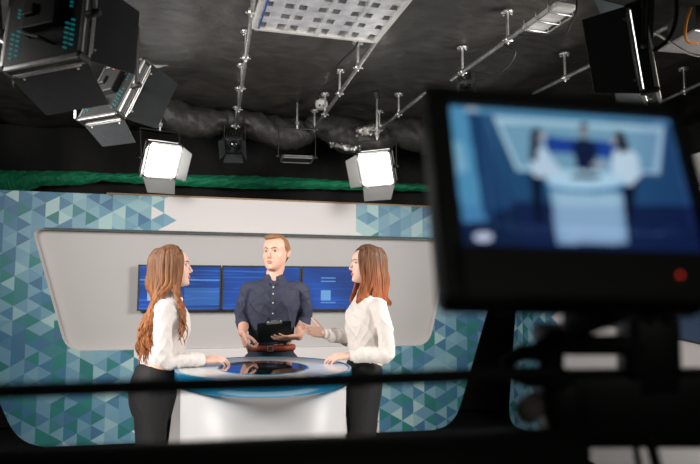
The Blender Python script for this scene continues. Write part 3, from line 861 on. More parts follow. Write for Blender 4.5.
person('m', 'man in navy shirt with rolled sleeves and tan belt standing behind the desk', (bx, YM, 0), fm, TM, hsM, toM,
       ([V((cx+.008, YM+.02, 1.46)), V((cx+.006, YM+.01, 1.53)), TM @ V((-.015, 0, .035))], [.070, .056, .058]),
       [([aS, (aS+aE)/2+V((-.015, 0, 0)), aE, (aE+aW)/2, aW], [.050, .046, .040, .036, .028]), ([bS, (bS+bE)/2+V((.015, 0, 0)), bE, (bE+bW)/2, bW], [.050, .046, .040, .036, .028])],
       [dict(w=aW, d=(.30, -.35, -.90), pn=(.85, .25, .1), thumb=(.1, -1, .3), curls=[(.7, 1.0, .6), (.85, 1.1, .6), (.9, 1.1, .6), (.95, 1.1, .6)], s=1.0, th=(.8, .45, .6)),
        dict(w=bW, d=(-.95, -.28, -.08), pn=(-.05, .35, .95), thumb=(-.2, .8, .5), curls=[(.10, .15, .15), (.10, .2, .2), (.15, .2, .2), (.2, .25, .2)], s=1.0, spread=.5, th=(.75, .6, .5))],
       [([V((bx-.09, YM, .92)), V((bx-.10, YM-.01, .50)), V((bx-.11, YM+.01, .085))], [.095, .064, .045]),
        ([V((bx+.09, YM, .92)), V((bx+.10, YM-.01, .50)), V((bx+.11, YM+.01, .085))], [.095, .064, .045])],
       MT['skin'], MT['navy'], MT['navytrouser'], [(.56, .008, .004, .006), (.56, .008, .004, .006)], male=True, lipm=MT['lipm'], topin=.014, waist_z=1.045)
rm = bpy.data.objects['person.002']; bM_ = V((bx, YM, 0))
# short hair
bm = bmesh.new()
def HM(x, y, z): return TM @ (V((x, y, z))*hsM)
ellipsoid(bm, HM(-.014, 0, .135), (.0955*hsM, .0830*hsM, .1000*hsM), mx=TM.to_3x3(), seg=30, rings=22)
ellipsoid(bm, HM(.026, -.012, .208), (.048*hsM, .052*hsM, .025*hsM), mx=TM.to_3x3(), seg=20, rings=12)
for sg in (1, -1): tube(bm, [HM(.010, sg*.070, .150), HM(.004, sg*.0725, .120)], [.007*hsM, .004*hsM], n=8)
me = remesh(bm, .0035, 2, .5, lambda co, n: n*(.0035*noise.noise(V((co.x*70, co.y*70, co.z*30)))+.002*noise.noise(co*200)))
# keep only the part above the hairline
b2 = bmesh.new(); b2.from_mesh(me); TI = TM.inverted()
kill = []
for v in b2.verts:
    q = (TI @ v.co)/hsM
    lim = .172 if q.x > .045 else (.178-(.045-q.x)*1.5 if q.x > .01 else (.125 if q.x > -.035 else .055))
    if q.z < lim: kill.append(v)
bmesh.ops.delete(b2, geom=kill, context='VERTS')
bpy.data.meshes.remove(me)
shift(b2, bM_); mk('hair', b2, MT['hair3'], rm)
# belt, collar, placket, buttons
bm = bmesh.new()
beltz = pm(271, 348.5, YM-.12).z
n = 40; l_ = V((0, 0, 1)).cross(fm)
def bel(a, b, z): return [V((bx, YM, z))-bM_+l_*a*math.cos(2*math.pi*k/n)+fm*b*math.sin(2*math.pi*k/n) for k in range(n)]
loft(bm, [bel(.150, .105, beltz-.016), bel(.166, .121, beltz-.017), bel(.168, .123, beltz), bel(.165, .120, beltz+.017), bel(.150, .105, beltz+.016)], close=False)
blt = mk('belt', bm, MT['belt'], rm)
bm = bmesh.new(); c = V((bx, YM, beltz))-bM_+fm*.125
mxr = Matrix((l_, fm, V((0, 0, 1)))).transposed()
for q in ((-.018, 0), (.018, 0)): box(bm, c+l_*q[0], (.005, .005, .036), .001, mxr)
for q in (-.016, .016): box(bm, c+V((0, 0, q)), (.04, .005, .005), .001, mxr)
mk('buckle', bm, MT['alu'], blt, smooth=False)
bm = bmesh.new()
pl = [(1.480, .072), (1.455, .086), (1.41, .106), (1.35, .125), (1.28, .123), (1.20, .118), (1.12, .113)]
ppts = [V((cx+.004, YM, z))+fm*(d+.002)-bM_ for z, d in pl]
tube(bm, ppts, [(.014, .0035)]*len(ppts), n=8, side=l_)
shp = mk('placket', bm, MT['navy'], rm)
for z, d in pl[1:]:
    mk('button', ellipsoid(bmesh.new(), V((cx+.004, YM, z-.01))+fm*(d+.009)-bM_, (.0052, .0052, .0052), seg=10, rings=6), MT['white'], rm)
bm = bmesh.new()   # stand collar, open at the throat
rad = []
cpts = []
for k in range(17):
    a = R(28+(332-28)*k/16); q = V((cx+.007, YM+.014, 1.515))-bM_+fm*math.cos(a)*.066+l_*math.sin(a)*.070
    q.z += -.030*max(0, math.cos(a))+.004; cpts.append(q)
tube(bm, cpts, [(.020, .004)]*17, n=8, side=(0, 0, 1))
mk('collar', bm, MT['navy'], rm)
for (p, q, r_) in ((aE, aW, .047), (bE, bW, .047)):   # rolled sleeve cuffs
    d = ((p+q)/2-p).normalized()
    bm = bmesh.new(); c0 = p+d*.020-bM_
    tube(bm, [c0-d*.012, c0+d*.022], [r_+.008, r_+.005], n=16)
    mk('rolled_cuff', bm, MT['navy'], rm)

# clipboard
cb_bl = atY(257.5, 343.2, YM-.165); cb_br = atY(290.5, 341.0, YM-.165); cb_tl = atY(257.0, 323.6, YM-.27); cb_tr = atY(291.5, 320.9, YM-.27)
cb = empty('clipboard', (cb_bl+cb_br)/2, 'dark green clipboard with a metal clip, held by the man', 'clipboard')
b0 = (cb_bl+cb_br)/2
nb = (cb_br-cb_bl).cross(cb_tl-cb_bl).normalized()
bm = bmesh.new()
pr = [V((*p, )) for p in (cb_bl-b0, cb_br-b0, cb_tr-b0, cb_tl-b0)]
rp = round_poly(pr, [.012]*4, 4)
poly_prism(bm, rp, nb*-.004 if nb.y < 0 else nb*.004)
mk('board', bm, MT['board'], cb, smooth=False)
bm = bmesh.new(); mid = (cb_tl+cb_tr)/2-b0; ux = (cb_tr-cb_tl).normalized(); uy = (cb_tl-cb_bl).normalized(); un = ux.cross(uy)
mxc = Matrix((ux, uy, un)).transposed()
box(bm, mid+uy*-.004, (.10, .016, .012), .003, mxc); box(bm, mid+uy*.008, (.05, .012, .006), .002, mxc)
for q in (-.04, .04): ellipsoid(bm, mid+ux*q+uy*.006, (.006, .006, .006))
mk('clip', bm, MT['alu'], cb, smooth=False)
off = (nb if nb.y > 0 else -nb)*.006
bm = bmesh.new(); poly_prism(bm, [p*.93+(pr[0]+pr[2])*.035+off for p in pr], off*.1); mk('paper_sheet', bm, MT['paper'], cb, smooth=False)
# pen
hc = aW+V((.30, -.35, -.90)).normalized()*.085+V((.03, .0, .0))
pen = empty('pen', hc, "black pen in the man's fist", 'pen')
pd = V((.35, -.5, .75)).normalized()
mk('barrel', tube(bmesh.new(), [-pd*.055, pd*.055], .0045, n=10), MT['black'], pen)
mk('pen_clip', tube(bmesh.new(), [pd*.02+V((0, -.006, 0)), pd*.05+V((0, -.006, 0))], .0014, n=6), MT['alu'], pen)

# blouse collars / cuffs
for rr_, T, s, bs, m in ((r1, T1, .985, V((c_h.x, Y1, 0)), MT['blouse']), (r2, T2, .975, V((ch.x, Y2, 0)), MT['blouse2'])):
    ctr = T @ V((-.016, 0, -.045)); fdir = T.to_3x3() @ V((1, 0, 0)); ld = V((0, 0, 1)).cross(fdir)
    cp_ = []
    for k in range(21):
        a = R(10+(340)*k/20); q = ctr+fdir*math.cos(a)*.066+ld*math.sin(a)*.064-bs; q.z += -.035*max(0, math.cos(a)); cp_.append(q)
    mk('collar', tube(bmesh.new(), cp_, [(.012, .004)]*21, n=8, side=(0, 0, 1)), m, rr_)
for rr_, wv, ev, bs, m in ((r1, wR, eR, V((c_h.x, Y1, 0)), MT['blouse']), (r2, tW, tE, V((ch.x, Y2, 0)), MT['blouse2']), (r2, qW, qE, V((ch.x, Y2, 0)), MT['blouse2'])):
    d = (wv-ev).normalized(); c0 = wv-d*.012-bs
    mk('cuff', tube(bmesh.new(), [c0-d*.025, c0+d*.012], [.033, .031], n=14, hemi=False), m, rr_)

# ================================================================== CEILING RIG
RZ = 3.05
def rail(y0, y1, x, hangers, label, dx=0):
    t = empty('lighting_rail', (x, y0, RZ), label, 'lighting rail', 'pipe rails hung from the ceiling')
    mk('pipe', tube(bmesh.new(), [V((0, 0, 0)), V((dx, y1-y0, 0))], .015, n=12), MT['steel'], t)
    for hy in hangers:
        bm = bmesh.new(); f_ = (hy-y0)/(y1-y0); px = dx*f_; py = hy-y0; top = CEIL-RZ+.0
        tube(bm, [(px, py, 0.01), (px, py, top)], .010, n=8)
        tube(bm, [(px, py, top-.012), (px, py, top+.004)], .040, n=14, hemi=False)
        for a in (0, 2.1, 4.2): ellipsoid(bm, (px+.03*math.cos(a), py+.03*math.sin(a), top-.016), (.007, .007, .006), seg=8, rings=6)
        mk('hanger', bm, MT['chrome'], t)
        bm = bmesh.new()
        tube(bm, [(px, py-.022, 0), (px, py+.022, 0)], .023, n=12, hemi=False)
        tube(bm, [(px-.03, py, -.006), (px+.03, py, -.006)], .007, n=8)
        ellipsoid(bm, (px, py, -.024), (.009, .009, .012), seg=8, rings=6)
        mk('clamp', bm, MT['chrome'], t)
    return t
rail(2.2, 6.45, .185, [3.72, 4.47, 5.15, 5.75, 6.35], 'silver ceiling pipe along the left edge of the louvred light', dx=-.012)
rail(2.0, 6.36, 1.06, [2.9, 4.50, 5.12, 5.75, 6.30], 'silver ceiling pipe along the right edge of the louvred light', dx=-.12)
rail(2.3, 4.62, 1.98, [2.9, 3.80, 4.44], 'short near ceiling pipe carrying the small white fixture, above the camera monitor', dx=-.22)
rail(4.98, 6.30, 1.66, [5.62, 6.20], 'short far ceiling pipe above the right-hand lit panel', dx=-.08)
rail(2.4, 4.80, 2.86, [3.0, 3.72, 4.40], 'ceiling pipe passing behind the hanging panel at the upper right', dx=-.32)
rail(3.9, 5.6, 3.70, [4.5, 5.2], 'ceiling pipe end at the far right edge, past the hanging panel', dx=.06)
# cables tied along the second rail
cable('ceiling_cable', [(1.00, 3.6, 3.20), (.93, 4.0, 3.17), (.97, 4.5, 3.20), (.90, 4.8, 3.17), (.94, 5.2, 3.19), (.86, 5.5, 3.17), (.90, 5.8, 3.2)], .008, MT['rubber'],
      'black cable looping beside the ceiling pipe near the white round fitting')
# round white junction box
jb = atZ(321.5, 104, 3.18)
t = empty('junction_box', jb, 'small round white ceiling box beside the louvred light pipe', 'junction box')
t.rotation_euler = (R(-40), 0, 0)
mk('box_body', tube(bmesh.new(), [(0, 0, .02), (0, 0, -.02)], .058, n=20, hemi=False), MT['white'], t)
bm = bmesh.new()
for q in (-.02, .02): ellipsoid(bm, (q, 0, -.022), (.010, .012, .004), seg=10, rings=6)
mk('socket_hole', bm, MT['black'], t)

# louvred fluorescent fixture
zl = 3.0
lx0, lx1, ly1 = .25, 1.02, 3.87; ly0 = 2.47
lt = empty('louvred_ceiling_light', ((lx0+lx1)/2, (ly0+ly1)/2, zl), 'large white fluorescent ceiling light with aluminium louvre grid, unlit', 'ceiling light')
lt.rotation_euler = (0, 0, R(4))
W_, H_ = lx1-lx0, ly1-ly0
bm = bmesh.new()
for c, s in (((0, H_/2, .035), (W_, .03, .08)), ((0, -H_/2, .035), (W_, .03, .08)), ((W_/2, 0, .035), (.03, H_, .08)), ((-W_/2, 0, .035), (.03, H_, .08))): box(bm, c, s, .004)
mk('frame', bm, MT['white'], lt, smooth=False)
mk('housing', box(bmesh.new(), (0, 0, .10), (W_, H_, .05), .004), MT['white'], lt, smooth=False)
bm = bmesh.new()
NX = 4
for k in range(1, NX): box(bm, (-W_/2+W_*k/NX, 0, .030), (.022, H_-.03, .065), .002)
mk('divider', bm, MT['louvre'], lt, smooth=False)
bm = bmesh.new(); NY = 10
for j in range(1, NY):
    y = -H_/2+H_*j/NY
    for k in range(NX):
        xa = -W_/2+W_*k/NX+.012; xb = -W_/2+W_*(k+1)/NX-.012
        pts = [V((xa, y-.040, .005)), V((xa, y+.040, .005)), V((xa, y+.010, .062)), V((xa, y-.010, .062))]
        poly_prism(bm, pts, (xb-xa, 0, 0))
for k in range(NX):
    for q in (.5,):
        x = -W_/2+W_*(k+q)/NX
        pts = [V((x-.034, -H_/2+.01, .008)), V((x+.034, -H_/2+.01, .008)), V((x+.003, -H_/2+.01, .058)), V((x-.003, -H_/2+.01, .058))]
        poly_prism(bm, pts, (0, H_-.02, 0))
mk('louvre_grid', bm, MT['louvre'], lt, smooth=False)
mk('film_strip', box(bmesh.new(), (-W_/2+.022, 0, -.008), (.010, H_-.05, .004)), MT['bluetape'], lt, smooth=False)

# black fabric duct sagging across the back of the ceiling
def duct(pts, rads, seed):
    b_ = bmesh.new(); cp_ = catmull(pts, 14)
    rr = []
    for i in range(len(cp_)):
        t = i/14; k = min(int(t), len(rads)-2); rr.append(rads[k]+(rads[k+1]-rads[k])*(t-k))
    tube(b_, cp_, rr, n=36)
    for v in b_.verts:
        q = v.co; cN = min(cp_, key=lambda c: (c-q).length_squared); nn = (q-cN)
        if nn.length > 1e-4:
            a = 1-2*abs(noise.noise(V((q.x*7+q.z*5, q.y*3, q.z*4+seed)))); b = noise.noise(V((q.x*18, q.y*9, q.z*14+seed)))
            v.co = q+nn.normalized()*(.020*(a-.4)+.012*b)
    return b_
dz = V((0, 0, 0))
DY = 6.55
t = empty('fabric_duct', (0, DY, 3.1), 'wrinkled black fabric duct sagging across the back of the ceiling', 'duct')
def dp(x, y, Y=DY): return atY(x, y, Y)-V((0, DY, 3.1))
mk('duct_section', duct([dp(135, 90), dp(158, 104), dp(182, 119), dp(208, 123), dp(236, 117)], [.12, .15, .16, .15, .06], 1), MT['duct'], t)
mk('duct_section', duct([dp(238, 115), dp(256, 126), dp(284, 133), dp(303, 132), dp(313, 126)], [.06, .15, .17, .14, .07], 2), MT['duct'], t)
mk('duct_section', duct([dp(313, 124), dp(335, 131), dp(352, 137), dp(375, 140), dp(392, 133)], [.08, .17, .19, .19, .10], 3), MT['duct'], t)
mk('duct_section', duct([dp(385, 128), dp(410, 134), dp(440, 138), dp(480, 132), dp(520, 118)], [.10, .17, .18, .17, .12], 4), MT['duct'], t)
fo = empty('foil_wrap', (0, 6.2, 3), 'crumpled silver foil wrap hanging beside the right-hand lit panel', 'foil')
def foil(path, wid, seed):
    cp_ = catmull(path, 16); n_ = len(cp_)
    def fn(u, v):
        p = cp_[min(n_-1, int(u*(n_-1)+.5))]; a = (v-.5)*2
        e = .6+.4*math.sin(math.pi*u)
        q = V((u*14, v*5, seed))
        return (p.x+.016*noise.noise(q*1.3+V((9, 0, 0))), p.y-.05*(1-a*a)+.035*noise.noise(q), p.z-O.z*0-wid*a*e+.02*noise.noise(q*1.7))
    return grid_mesh(70, 18, fn)
fb = V((0, 6.2, 3))
mk('foil_sheet', foil([atY(355, 132, 6.22)-fb, atY(364, 131, 6.22)-fb, atY(374, 129, 6.22)-fb, atY(384, 126, 6.22)-fb], .055, 3), MT['foil'], fo, smooth=False)
mk('foil_sheet', foil([atY(330, 145, 6.22)-fb, atY(340, 147, 6.22)-fb, atY(350, 149, 6.22)-fb, atY(360, 148, 6.22)-fb], .030, 5), MT['foil'], fo, smooth=False)

# ------------------------------------------------------------------ LED panels
def frame(az, el, ro):
    az, el, ro = R(az), R(el), R(ro)
    n = V((math.sin(az)*math.cos(el), math.cos(az)*math.cos(el), math.sin(el)))
    r = n.cross(V((0, 0, 1))).normalized(); u = r.cross(n)
    return r*math.cos(ro)+u*math.sin(ro), n, -r*math.sin(ro)+u*math.cos(ro)
def led_panel(c, az, el, ro, label, doors, railz=RZ, w=.32, detail=False, h=None, pole=True, emit=None, fm_=None, tk=.085):
    h = h or w
    r, n, u = frame(az, el, ro)
    mw = Matrix((r, n, u)).transposed().to_4x4(); mw.translation = V(c)
    t = empty('led_panel', None, label, 'studio light', 'led panels with barn doors', mw=mw)
    inv = mw.inverted()
    mk('housing', box(bmesh.new(), (0, .012-tk/2, 0), (w-.006, tk-.014, h-.006), .006), MT['darkgrey'], t, smooth=False)
    bm = bmesh.new()
    for yy in (.012, .024-tk):
        for sx in (-1, 1): box(bm, (sx*(w/2-.005), yy, 0), (.016, .012, h), .003)
        for sz in (-1, 1): box(bm, (0, yy, sz*(h/2-.005)), (w, .012, .016), .003)
    mk('aluminium_edge', bm, MT['alu'], t, smooth=False)
    for sx in (-1, 1):
        for sz in (-1, 1): mk('corner_cap', box(bmesh.new(), (sx*(w/2-.008), .018-tk/2, sz*(h/2-.008)), (.024, tk+.006, .024), .008), MT['black'], t, smooth=False)
    mk('diffuser', box(bmesh.new(), (0, .008, 0), (w-.03, .012, h-.03), .002), emit or MT['lit'], t, smooth=False)
    if detail:
        bm = bmesh.new(); box(bm, (.0, -.045, .03), (w*.42, .035, h*.40), .006); box(bm, (-w*.10, -.066, .03), (.045, .02, .045), .006)
        mk('control_box', bm, MT['black'], t, smooth=False)
        for sx in (-1, 1):
            bm = bmesh.new()
            for j in range(6):
                for k in range(2):
                    z = -h*.38+j*.019+(.008 if k else 0); x = sx*w*.34+(k-.5)*.022
                    box(bm, (x, -.033, z), (.017, .004, .006), mx=Matrix.Rotation(R(25), 3, 'Y'))
            mk('vent', bm, MT['tealdot'], t, smooth=False); bm = bmesh.new()
            for j in range(3): box(bm, (sx*w*.33, -.033, h*.12+j*.015), (.012, .004, .006), mx=Matrix.Rotation(R(25), 3, 'Y'))
            mk('vent', bm, MT['tealdot'], t, smooth=False)
        bm = bmesh.new()
        tube(bm, [(-.05, -.03, -.05), (-.05, -.065, -.055), (.02, -.068, -.085), (.05, -.03, -.095)], .006, n=8)
        mk('bracket', bm, MT['darkgrey'], t, smooth=False)
        mk('switch_block', box(bmesh.new(), (.045, -.036, .12), (.05, .012, .03), .003), MT['darkgrey'], t, smooth=False)
        mk('label_plate', box(bmesh.new(), (.06, -.034, .085), (.03, .004, .035), .001), MT['alu'], t, smooth=False)
        bm = bmesh.new()
        for q in (-.05, -.02, .01): ellipsoid(bm, (q, -.034, h*.40), (.010, .008, .010), seg=10, rings=6)
        mk('connector', bm, MT['redled'], t)
    # barn doors: hinge side, opening angle from the light axis, length
    for side, ang, ln in doors:
        a = R(ang)
        if side in 'LR':
            s_ = 1 if side == 'R' else -1
            hp = V((s_*w/2, .018, 0)); dirv = V((s_*math.sin(a), math.cos(a), 0)); e = V((0, 0, 1)); hw0, hw1 = h/2-.005, h/2-.03
        else:
            s_ = 1 if side == 'T' else -1
            hp = V((0, .018, s_*h/2)); dirv = V((0, math.cos(a), s_*math.sin(a))); e = V((1, 0, 0)); hw0, hw1 = w/2-.005, w/2-.03
        nn = dirv.cross(e)
        bm = bmesh.new(); poly_prism(bm, [hp+e*hw0, hp+dirv*ln+e*hw1, hp+dirv*ln-e*hw1, hp-e*hw0], nn*.003)
        d_ = mk('barn_door', bm, fm_ or MT['flap'], t, smooth=False)
        bm = bmesh.new()
        tube(bm, [hp+e*hw0*.8, hp-e*hw0*.8], .006, n=8)
        for q in (.7, -.7): ellipsoid(bm, hp+e*hw0*q+dirv*.012, (.006, .006, .006), seg=8, rings=6)
        mk('hinge', bm, MT['chrome'], d_)
    # yoke, in the world's vertical
    up = (inv.to_3x3() @ V((0, 0, 1))); up = V((0, up.y, up.z)).normalized()
    q = w/2+.028; top = up*(max(h*.5, .16)+.10)+V((0, -.02, 0))
    bm = bmesh.new()
    tube(bm, [V((-q, -.02, 0)), V((-q, -.02, 0))+top, ], [(.004, .012)]*2, n=8, side=(1, 0, 0)); tube(bm, [V((q, -.02, 0)), V((q, -.02, 0))+top], [(.004, .012)]*2, n=8, side=(1, 0, 0))
    tube(bm, [V((-q, -.02, 0))+top, V((q, -.02, 0))+top], [(.012, .004)]*2, n=8, side=(0, 1, 0))
    yk = mk('yoke', bm, MT['black'], t)
    for s_ in (-1, 1): mk('tilt_knob', tube(bmesh.new(), [V((s_*(w/2), -.02, 0)), V((s_*(q+.022), -.02, 0))], .013, n=12, hemi=False), MT['black'], yk)
    if pole:
        pt = mw @ (top+V((0, -.02, 0))); topw = V((pt.x, pt.y, railz))
        bm = bmesh.new(); tube(bm, [inv @ pt, inv @ topw], .010, n=10); box(bm, inv @ (pt+V((0, 0, .05))), (.035, .035, .05), .006)
        mk('hanging_pole', bm, MT['steel'], t)
        bm = bmesh.new(); box(bm, inv @ topw, (.04, .05, .07), .008); mk('pipe_clamp', bm, MT['black'], t, smooth=False)
    return t
led_panel((-.485, 5.95, 2.595), 147.8, -29.4, -2.9, 'lit square LED panel with barn doors above the left of the set', [('L', 20, .12), ('R', 34, .14), ('B', 46, .15)], railz=CEIL+.03, fm_=MT['flaplit'])
led_panel((1.44, 5.75, 2.56), 212.6, -27.4, -1, 'lit square LED panel with barn doors above the right of the set', [('R', 38, .13), ('L', 14, .11), ('B', 46, .15)], railz=CEIL+.03, fm_=MT['flaplit'])
led_panel(atD(49.5+1, 27, 2.24), 27.7, -10.6, 4.8, 'largest black LED panel, seen from behind in the top left corner', [('B', 24, .17), ('R', 22, .17), ('L', 40, .12)], detail=True, tk=.05, railz=CEIL+.03)
led_panel((-.482, 3.177, 2.345), 46, -23, -3.9, 'black LED panel seen from behind, between the corner panel and left lit panel', [('B', 22, .12), ('R', 28, .14), ('T', 40, .12)], detail=True, tk=.05, railz=CEIL+.03)
pR = atD(641, 57, 2.4)
led_panel(pR, -50, -6, 8, 'black LED panel seen edge-on, top right above the camera monitor', [('L', 30, .16), ('T', 35, .12), ('R', 30, .12)], detail=False, tk=.06, railz=CEIL+.03)

# small black spot lights hanging under the rails
def spot(c, az, el, label, s=1.0, railz=RZ):
    r, n, u = frame(az, el, 0)
    mw = Matrix((r, n, u)).transposed().to_4x4(); mw.translation = V(c); inv = mw.inverted()
    t = empty('spot_light', None, label, 'spot light', 'black unlit spot lights', mw=mw)
    bm = bmesh.new(); box(bm, (0, -.06*s, 0), (.15*s, .17*s, .15*s), .02*s)
    mk('lamp_housing', bm, MT['darkgrey'], t, smooth=False)
    bm = bmesh.new()
    for j in range(6): box(bm, (-.06*s+j*.024*s, -.06*s, .082*s), (.006*s, .15*s, .018*s))
    mk('cooling_fin', bm, MT['darkgrey'], t, smooth=False)
    bm = bmesh.new(); tube(bm, [(0, .02*s, 0), (0, .034*s, 0)], .055*s, n=20, hemi=False); mk('lens', bm, MT['glass'], t)
    for k, (e, o_) in enumerate((((1, 0, 0), (0, 0, 1)), ((1, 0, 0), (0, 0, -1)), ((0, 0, 1), (1, 0, 0)), ((0, 0, 1), (-1, 0, 0)))):
        e = V(e); o_ = V(o_); hp = o_*.075*s+V((0, .03*s, 0)); dv = (V((0, 1, 0))*.9+o_*.35).normalized()
        bm = bmesh.new(); poly_prism(bm, [hp+e*.07*s, hp+dv*.10*s+e*.085*s, hp+dv*.10*s-e*.085*s, hp-e*.07*s], o_*.003); mk('barn_door', bm, MT['flap'], t, smooth=False)
    up = (inv.to_3x3() @ V((0, 0, 1))); up = V((0, up.y, up.z)).normalized()
    bm = bmesh.new(); q = .09*s
    tube(bm, [(-q, -.05*s, 0), V((-q, -.05*s, 0))+up*.17*s, V((q, -.05*s, 0))+up*.17*s, (q, -.05*s, 0)], .006*s, n=8)
    mk('yoke', bm, MT['black'], t)
    pt = mw @ (V((0, -.05*s, 0))+up*.17*s); tw = V((pt.x, pt.y, railz))
    bm = bmesh.new(); tube(bm, [inv @ pt, inv @ tw], .009, n=8); tube(bm, [inv @ (tw+V((-.02, 0, -.0))), inv @ (tw+V((.02, 0, 0)))], .022, n=10)
    mk('hanging_pole', bm, MT['steel'], t)
    return t
spot(atY(234, 145, 6.30), 188, -36, 'black box spot light with open barn doors hanging under the left ceiling pipe', 1.12)
led_panel(atY(297, 159, 6.1), 180, -84, 0, 'unlit flat dark panel pointing straight down, between the two lit panels', [], w=.30, h=.16, tk=.03, railz=CEIL+.03, emit=MT['darkgrey'])
spot(atY(466, 84, 4.46), 200, -60, 'small dark spot light clamped on the short pipe above the camera monitor', .62)

# small white fixture on the third rail
wf = empty('white_fixture', atZ(548, 18, 2.98), 'small white box fitting with a wire guard on a pipe, top of the frame', 'light fixture')
wd = V((-.10, 1, 0)).normalized(); wsd = wd.cross(V((0, 0, 1)))
mxw = Matrix((wsd, wd, V((0, 0, 1)))).transposed()
mk('fixture_box', box(bmesh.new(), (0, 0, 0), (.13, .34, .035), .008, mxw), MT['white'], wf, smooth=False)
bm = bmesh.new()
for q in (-.12, 0, .12): tube(bm, [wd*q-wsd*.08+V((0, 0, .03)), wd*q-wsd*.08+V((0, 0, -.03)), wd*q+wsd*.08+V((0, 0, -.03)), wd*q+wsd*.08+V((0, 0, .03))], .005, n=6)
for q in (-.08, .08): tube(bm, [wd*-.13+wsd*q+V((0, 0, -.03)), wd*.13+wsd*q+V((0, 0, -.03))], .005, n=6)
mk('wire_guard', bm, MT['steel'], wf)
cable('hanging_cable', [atD(577, -5, 3.4), atD(576, 12, 3.4), atD(570, 24, 3.5), atD(565, 33, 3.6), atD(545, 36, 3.8), atD(518, 35, 4.2)], .006, MT['rubber'], 'thin cable hanging from the small white fitting to the pipe clamp')
cable('hanging_cable', [V((1.83, 3.84, 3.03)), atD(515, 52, 4.05), atD(508, 66, 4.1), atD(494, 75, 4.2), atD(484, 74, 4.3), V((1.79, 4.36, 3.03))], .006, MT['rubber'], 'cable loop drooping below the pipe left of the hanging edge-on panel')
cable('safety_chain', [atD(640, 18, 2.35), atD(645, 40, 2.35), atD(647, 62, 2.33), atD(653, 85, 2.33), atD(652, 98, 2.33), atD(645, 92, 2.36), atD(641, 78, 2.38), atD(640, 66, 2.4)], [.0055]*50, MT['chrome'], 'bright safety chain looped beside the edge-on panel', 'chain')
cable('power_cable', [atD(676, -5, 2.4), atD(676, 18, 2.4), atD(670, 36, 2.38), atD(658, 48, 2.36), atD(646, 52, 2.36)], .007, MT['rubber'], 'thick black power cable curving into the back of the edge-on panel')
# fitting with orange cable at the right edge
of = empty('ballast_box', atD(694, 34, 3.2), 'dark ballast box with a pale base plate at the right edge of the ceiling', 'ballast')
bm = bmesh.new(); box(bm, (.04, 0, .03), (.22, .2, .14), .008); mk('case', bm, MT['darkgrey'], of, smooth=False)
mk('base_plate', box(bmesh.new(), (.02, -.03, -.055), (.30, .26, .012), .003), MT['alu'], of, smooth=False)
cable('orange_cable', [atD(691, 8, 3.05), atD(687, 20, 3.02), atD(685, 34, 3.0), atD(688, 42, 3.0), atD(697, 43, 3.0)], .006, MT['orange'], 'orange cable hanging over the ballast box at the right edge')
cable('rig_cable', [atD(655, 33, 3.0), atD(670, 42, 3.0), atD(686, 52, 2.95), atD(700, 56, 2.9), atD(720, 56, 2.9)], .006, MT['steel'], 'pale cable sagging below the ballast box')

# support rod at the left picture edge, behind the corner panel
cable('support_rod', [atD(24, 58, 3.0)+(atD(-30, 22, 3.0)-atD(24, 58, 3.0))*((CEIL+.03-atD(24, 58, 3.0).z)/(atD(-30, 22, 3.0).z-atD(24, 58, 3.0).z)), atD(0, 40, 3.0), atD(24, 58, 3.0)], .010, MT['steel'], 'bright slanting metal rod behind the corner panel', 'rod', k=2)
dpp = atD(75, 118, 3.9)
cable('drop_pole', [V((dpp.x, dpp.y, CEIL+.03)), dpp], .008, MT['steel'], 'short metal drop pole hanging below the corner panel', 'rod', k=2)

# ================================================================== FOREGROUND CAMERA
# --- field monitor, solved from its screen corners
DM = .54
cr = lambda a: RT*a[0]-UP*a[1]+FW*a[2]
e1, e2, t0 = (.3670, .0132, .0543), (.0190, .2147, -.0914), (.1442, -.1940, 1.0)
ex = cr(e1)*DM; ey = cr(e2)*DM; scr0 = O+cr(t0)*DM
mwid, mhei = ex.length, ey.length
exn = ex.normalized(); en = exn.cross(ey).normalized()
if en.dot(FW) < 0: en = -en       # away from the viewer
eyn = en.cross(exn).normalized()
if eyn.dot(ey) < 0: eyn = -eyn
ctr = scr0+ex/2+ey/2
mm = Matrix((exn, en, -eyn)).transposed().to_4x4(); mm.translation = ctr
if mm.to_3x3().determinant() < 0: print('BAD MATRIX')
mon = empty('camera_monitor', None, 'large out-of-focus black camera monitor showing the three presenters, right foreground', 'monitor', mw=mm)
bw, bh = mwid+.024, mhei+.066
zc = -.0205
bm = bmesh.new()
hw, hh = mwid/2, mhei/2
zt, zb = hh+.016, -hh-.041
for c, s in ((((0, 0, (zt+hh)/2)), (bw, .012, zt-hh)), ((0, 0, (zb-hh)/2), (bw, .012, -hh-zb)), ((-(bw/2+hw)/2-.0035, 0, (zt+zb)/2), (bw/2-hw+.007, .012, zt-zb)), (((bw/2+hw)/2, 0, (zt+zb)/2), (bw/2-hw, .012, zt-zb))):
    box(bm, c, s, .0015)
mk('bezel', bm, MT['black'], mon, smooth=False)
mk('housing', box(bmesh.new(), (0, .026, (zt+zb)/2), (bw, .042, zt-zb), .008), MT['black'], mon)
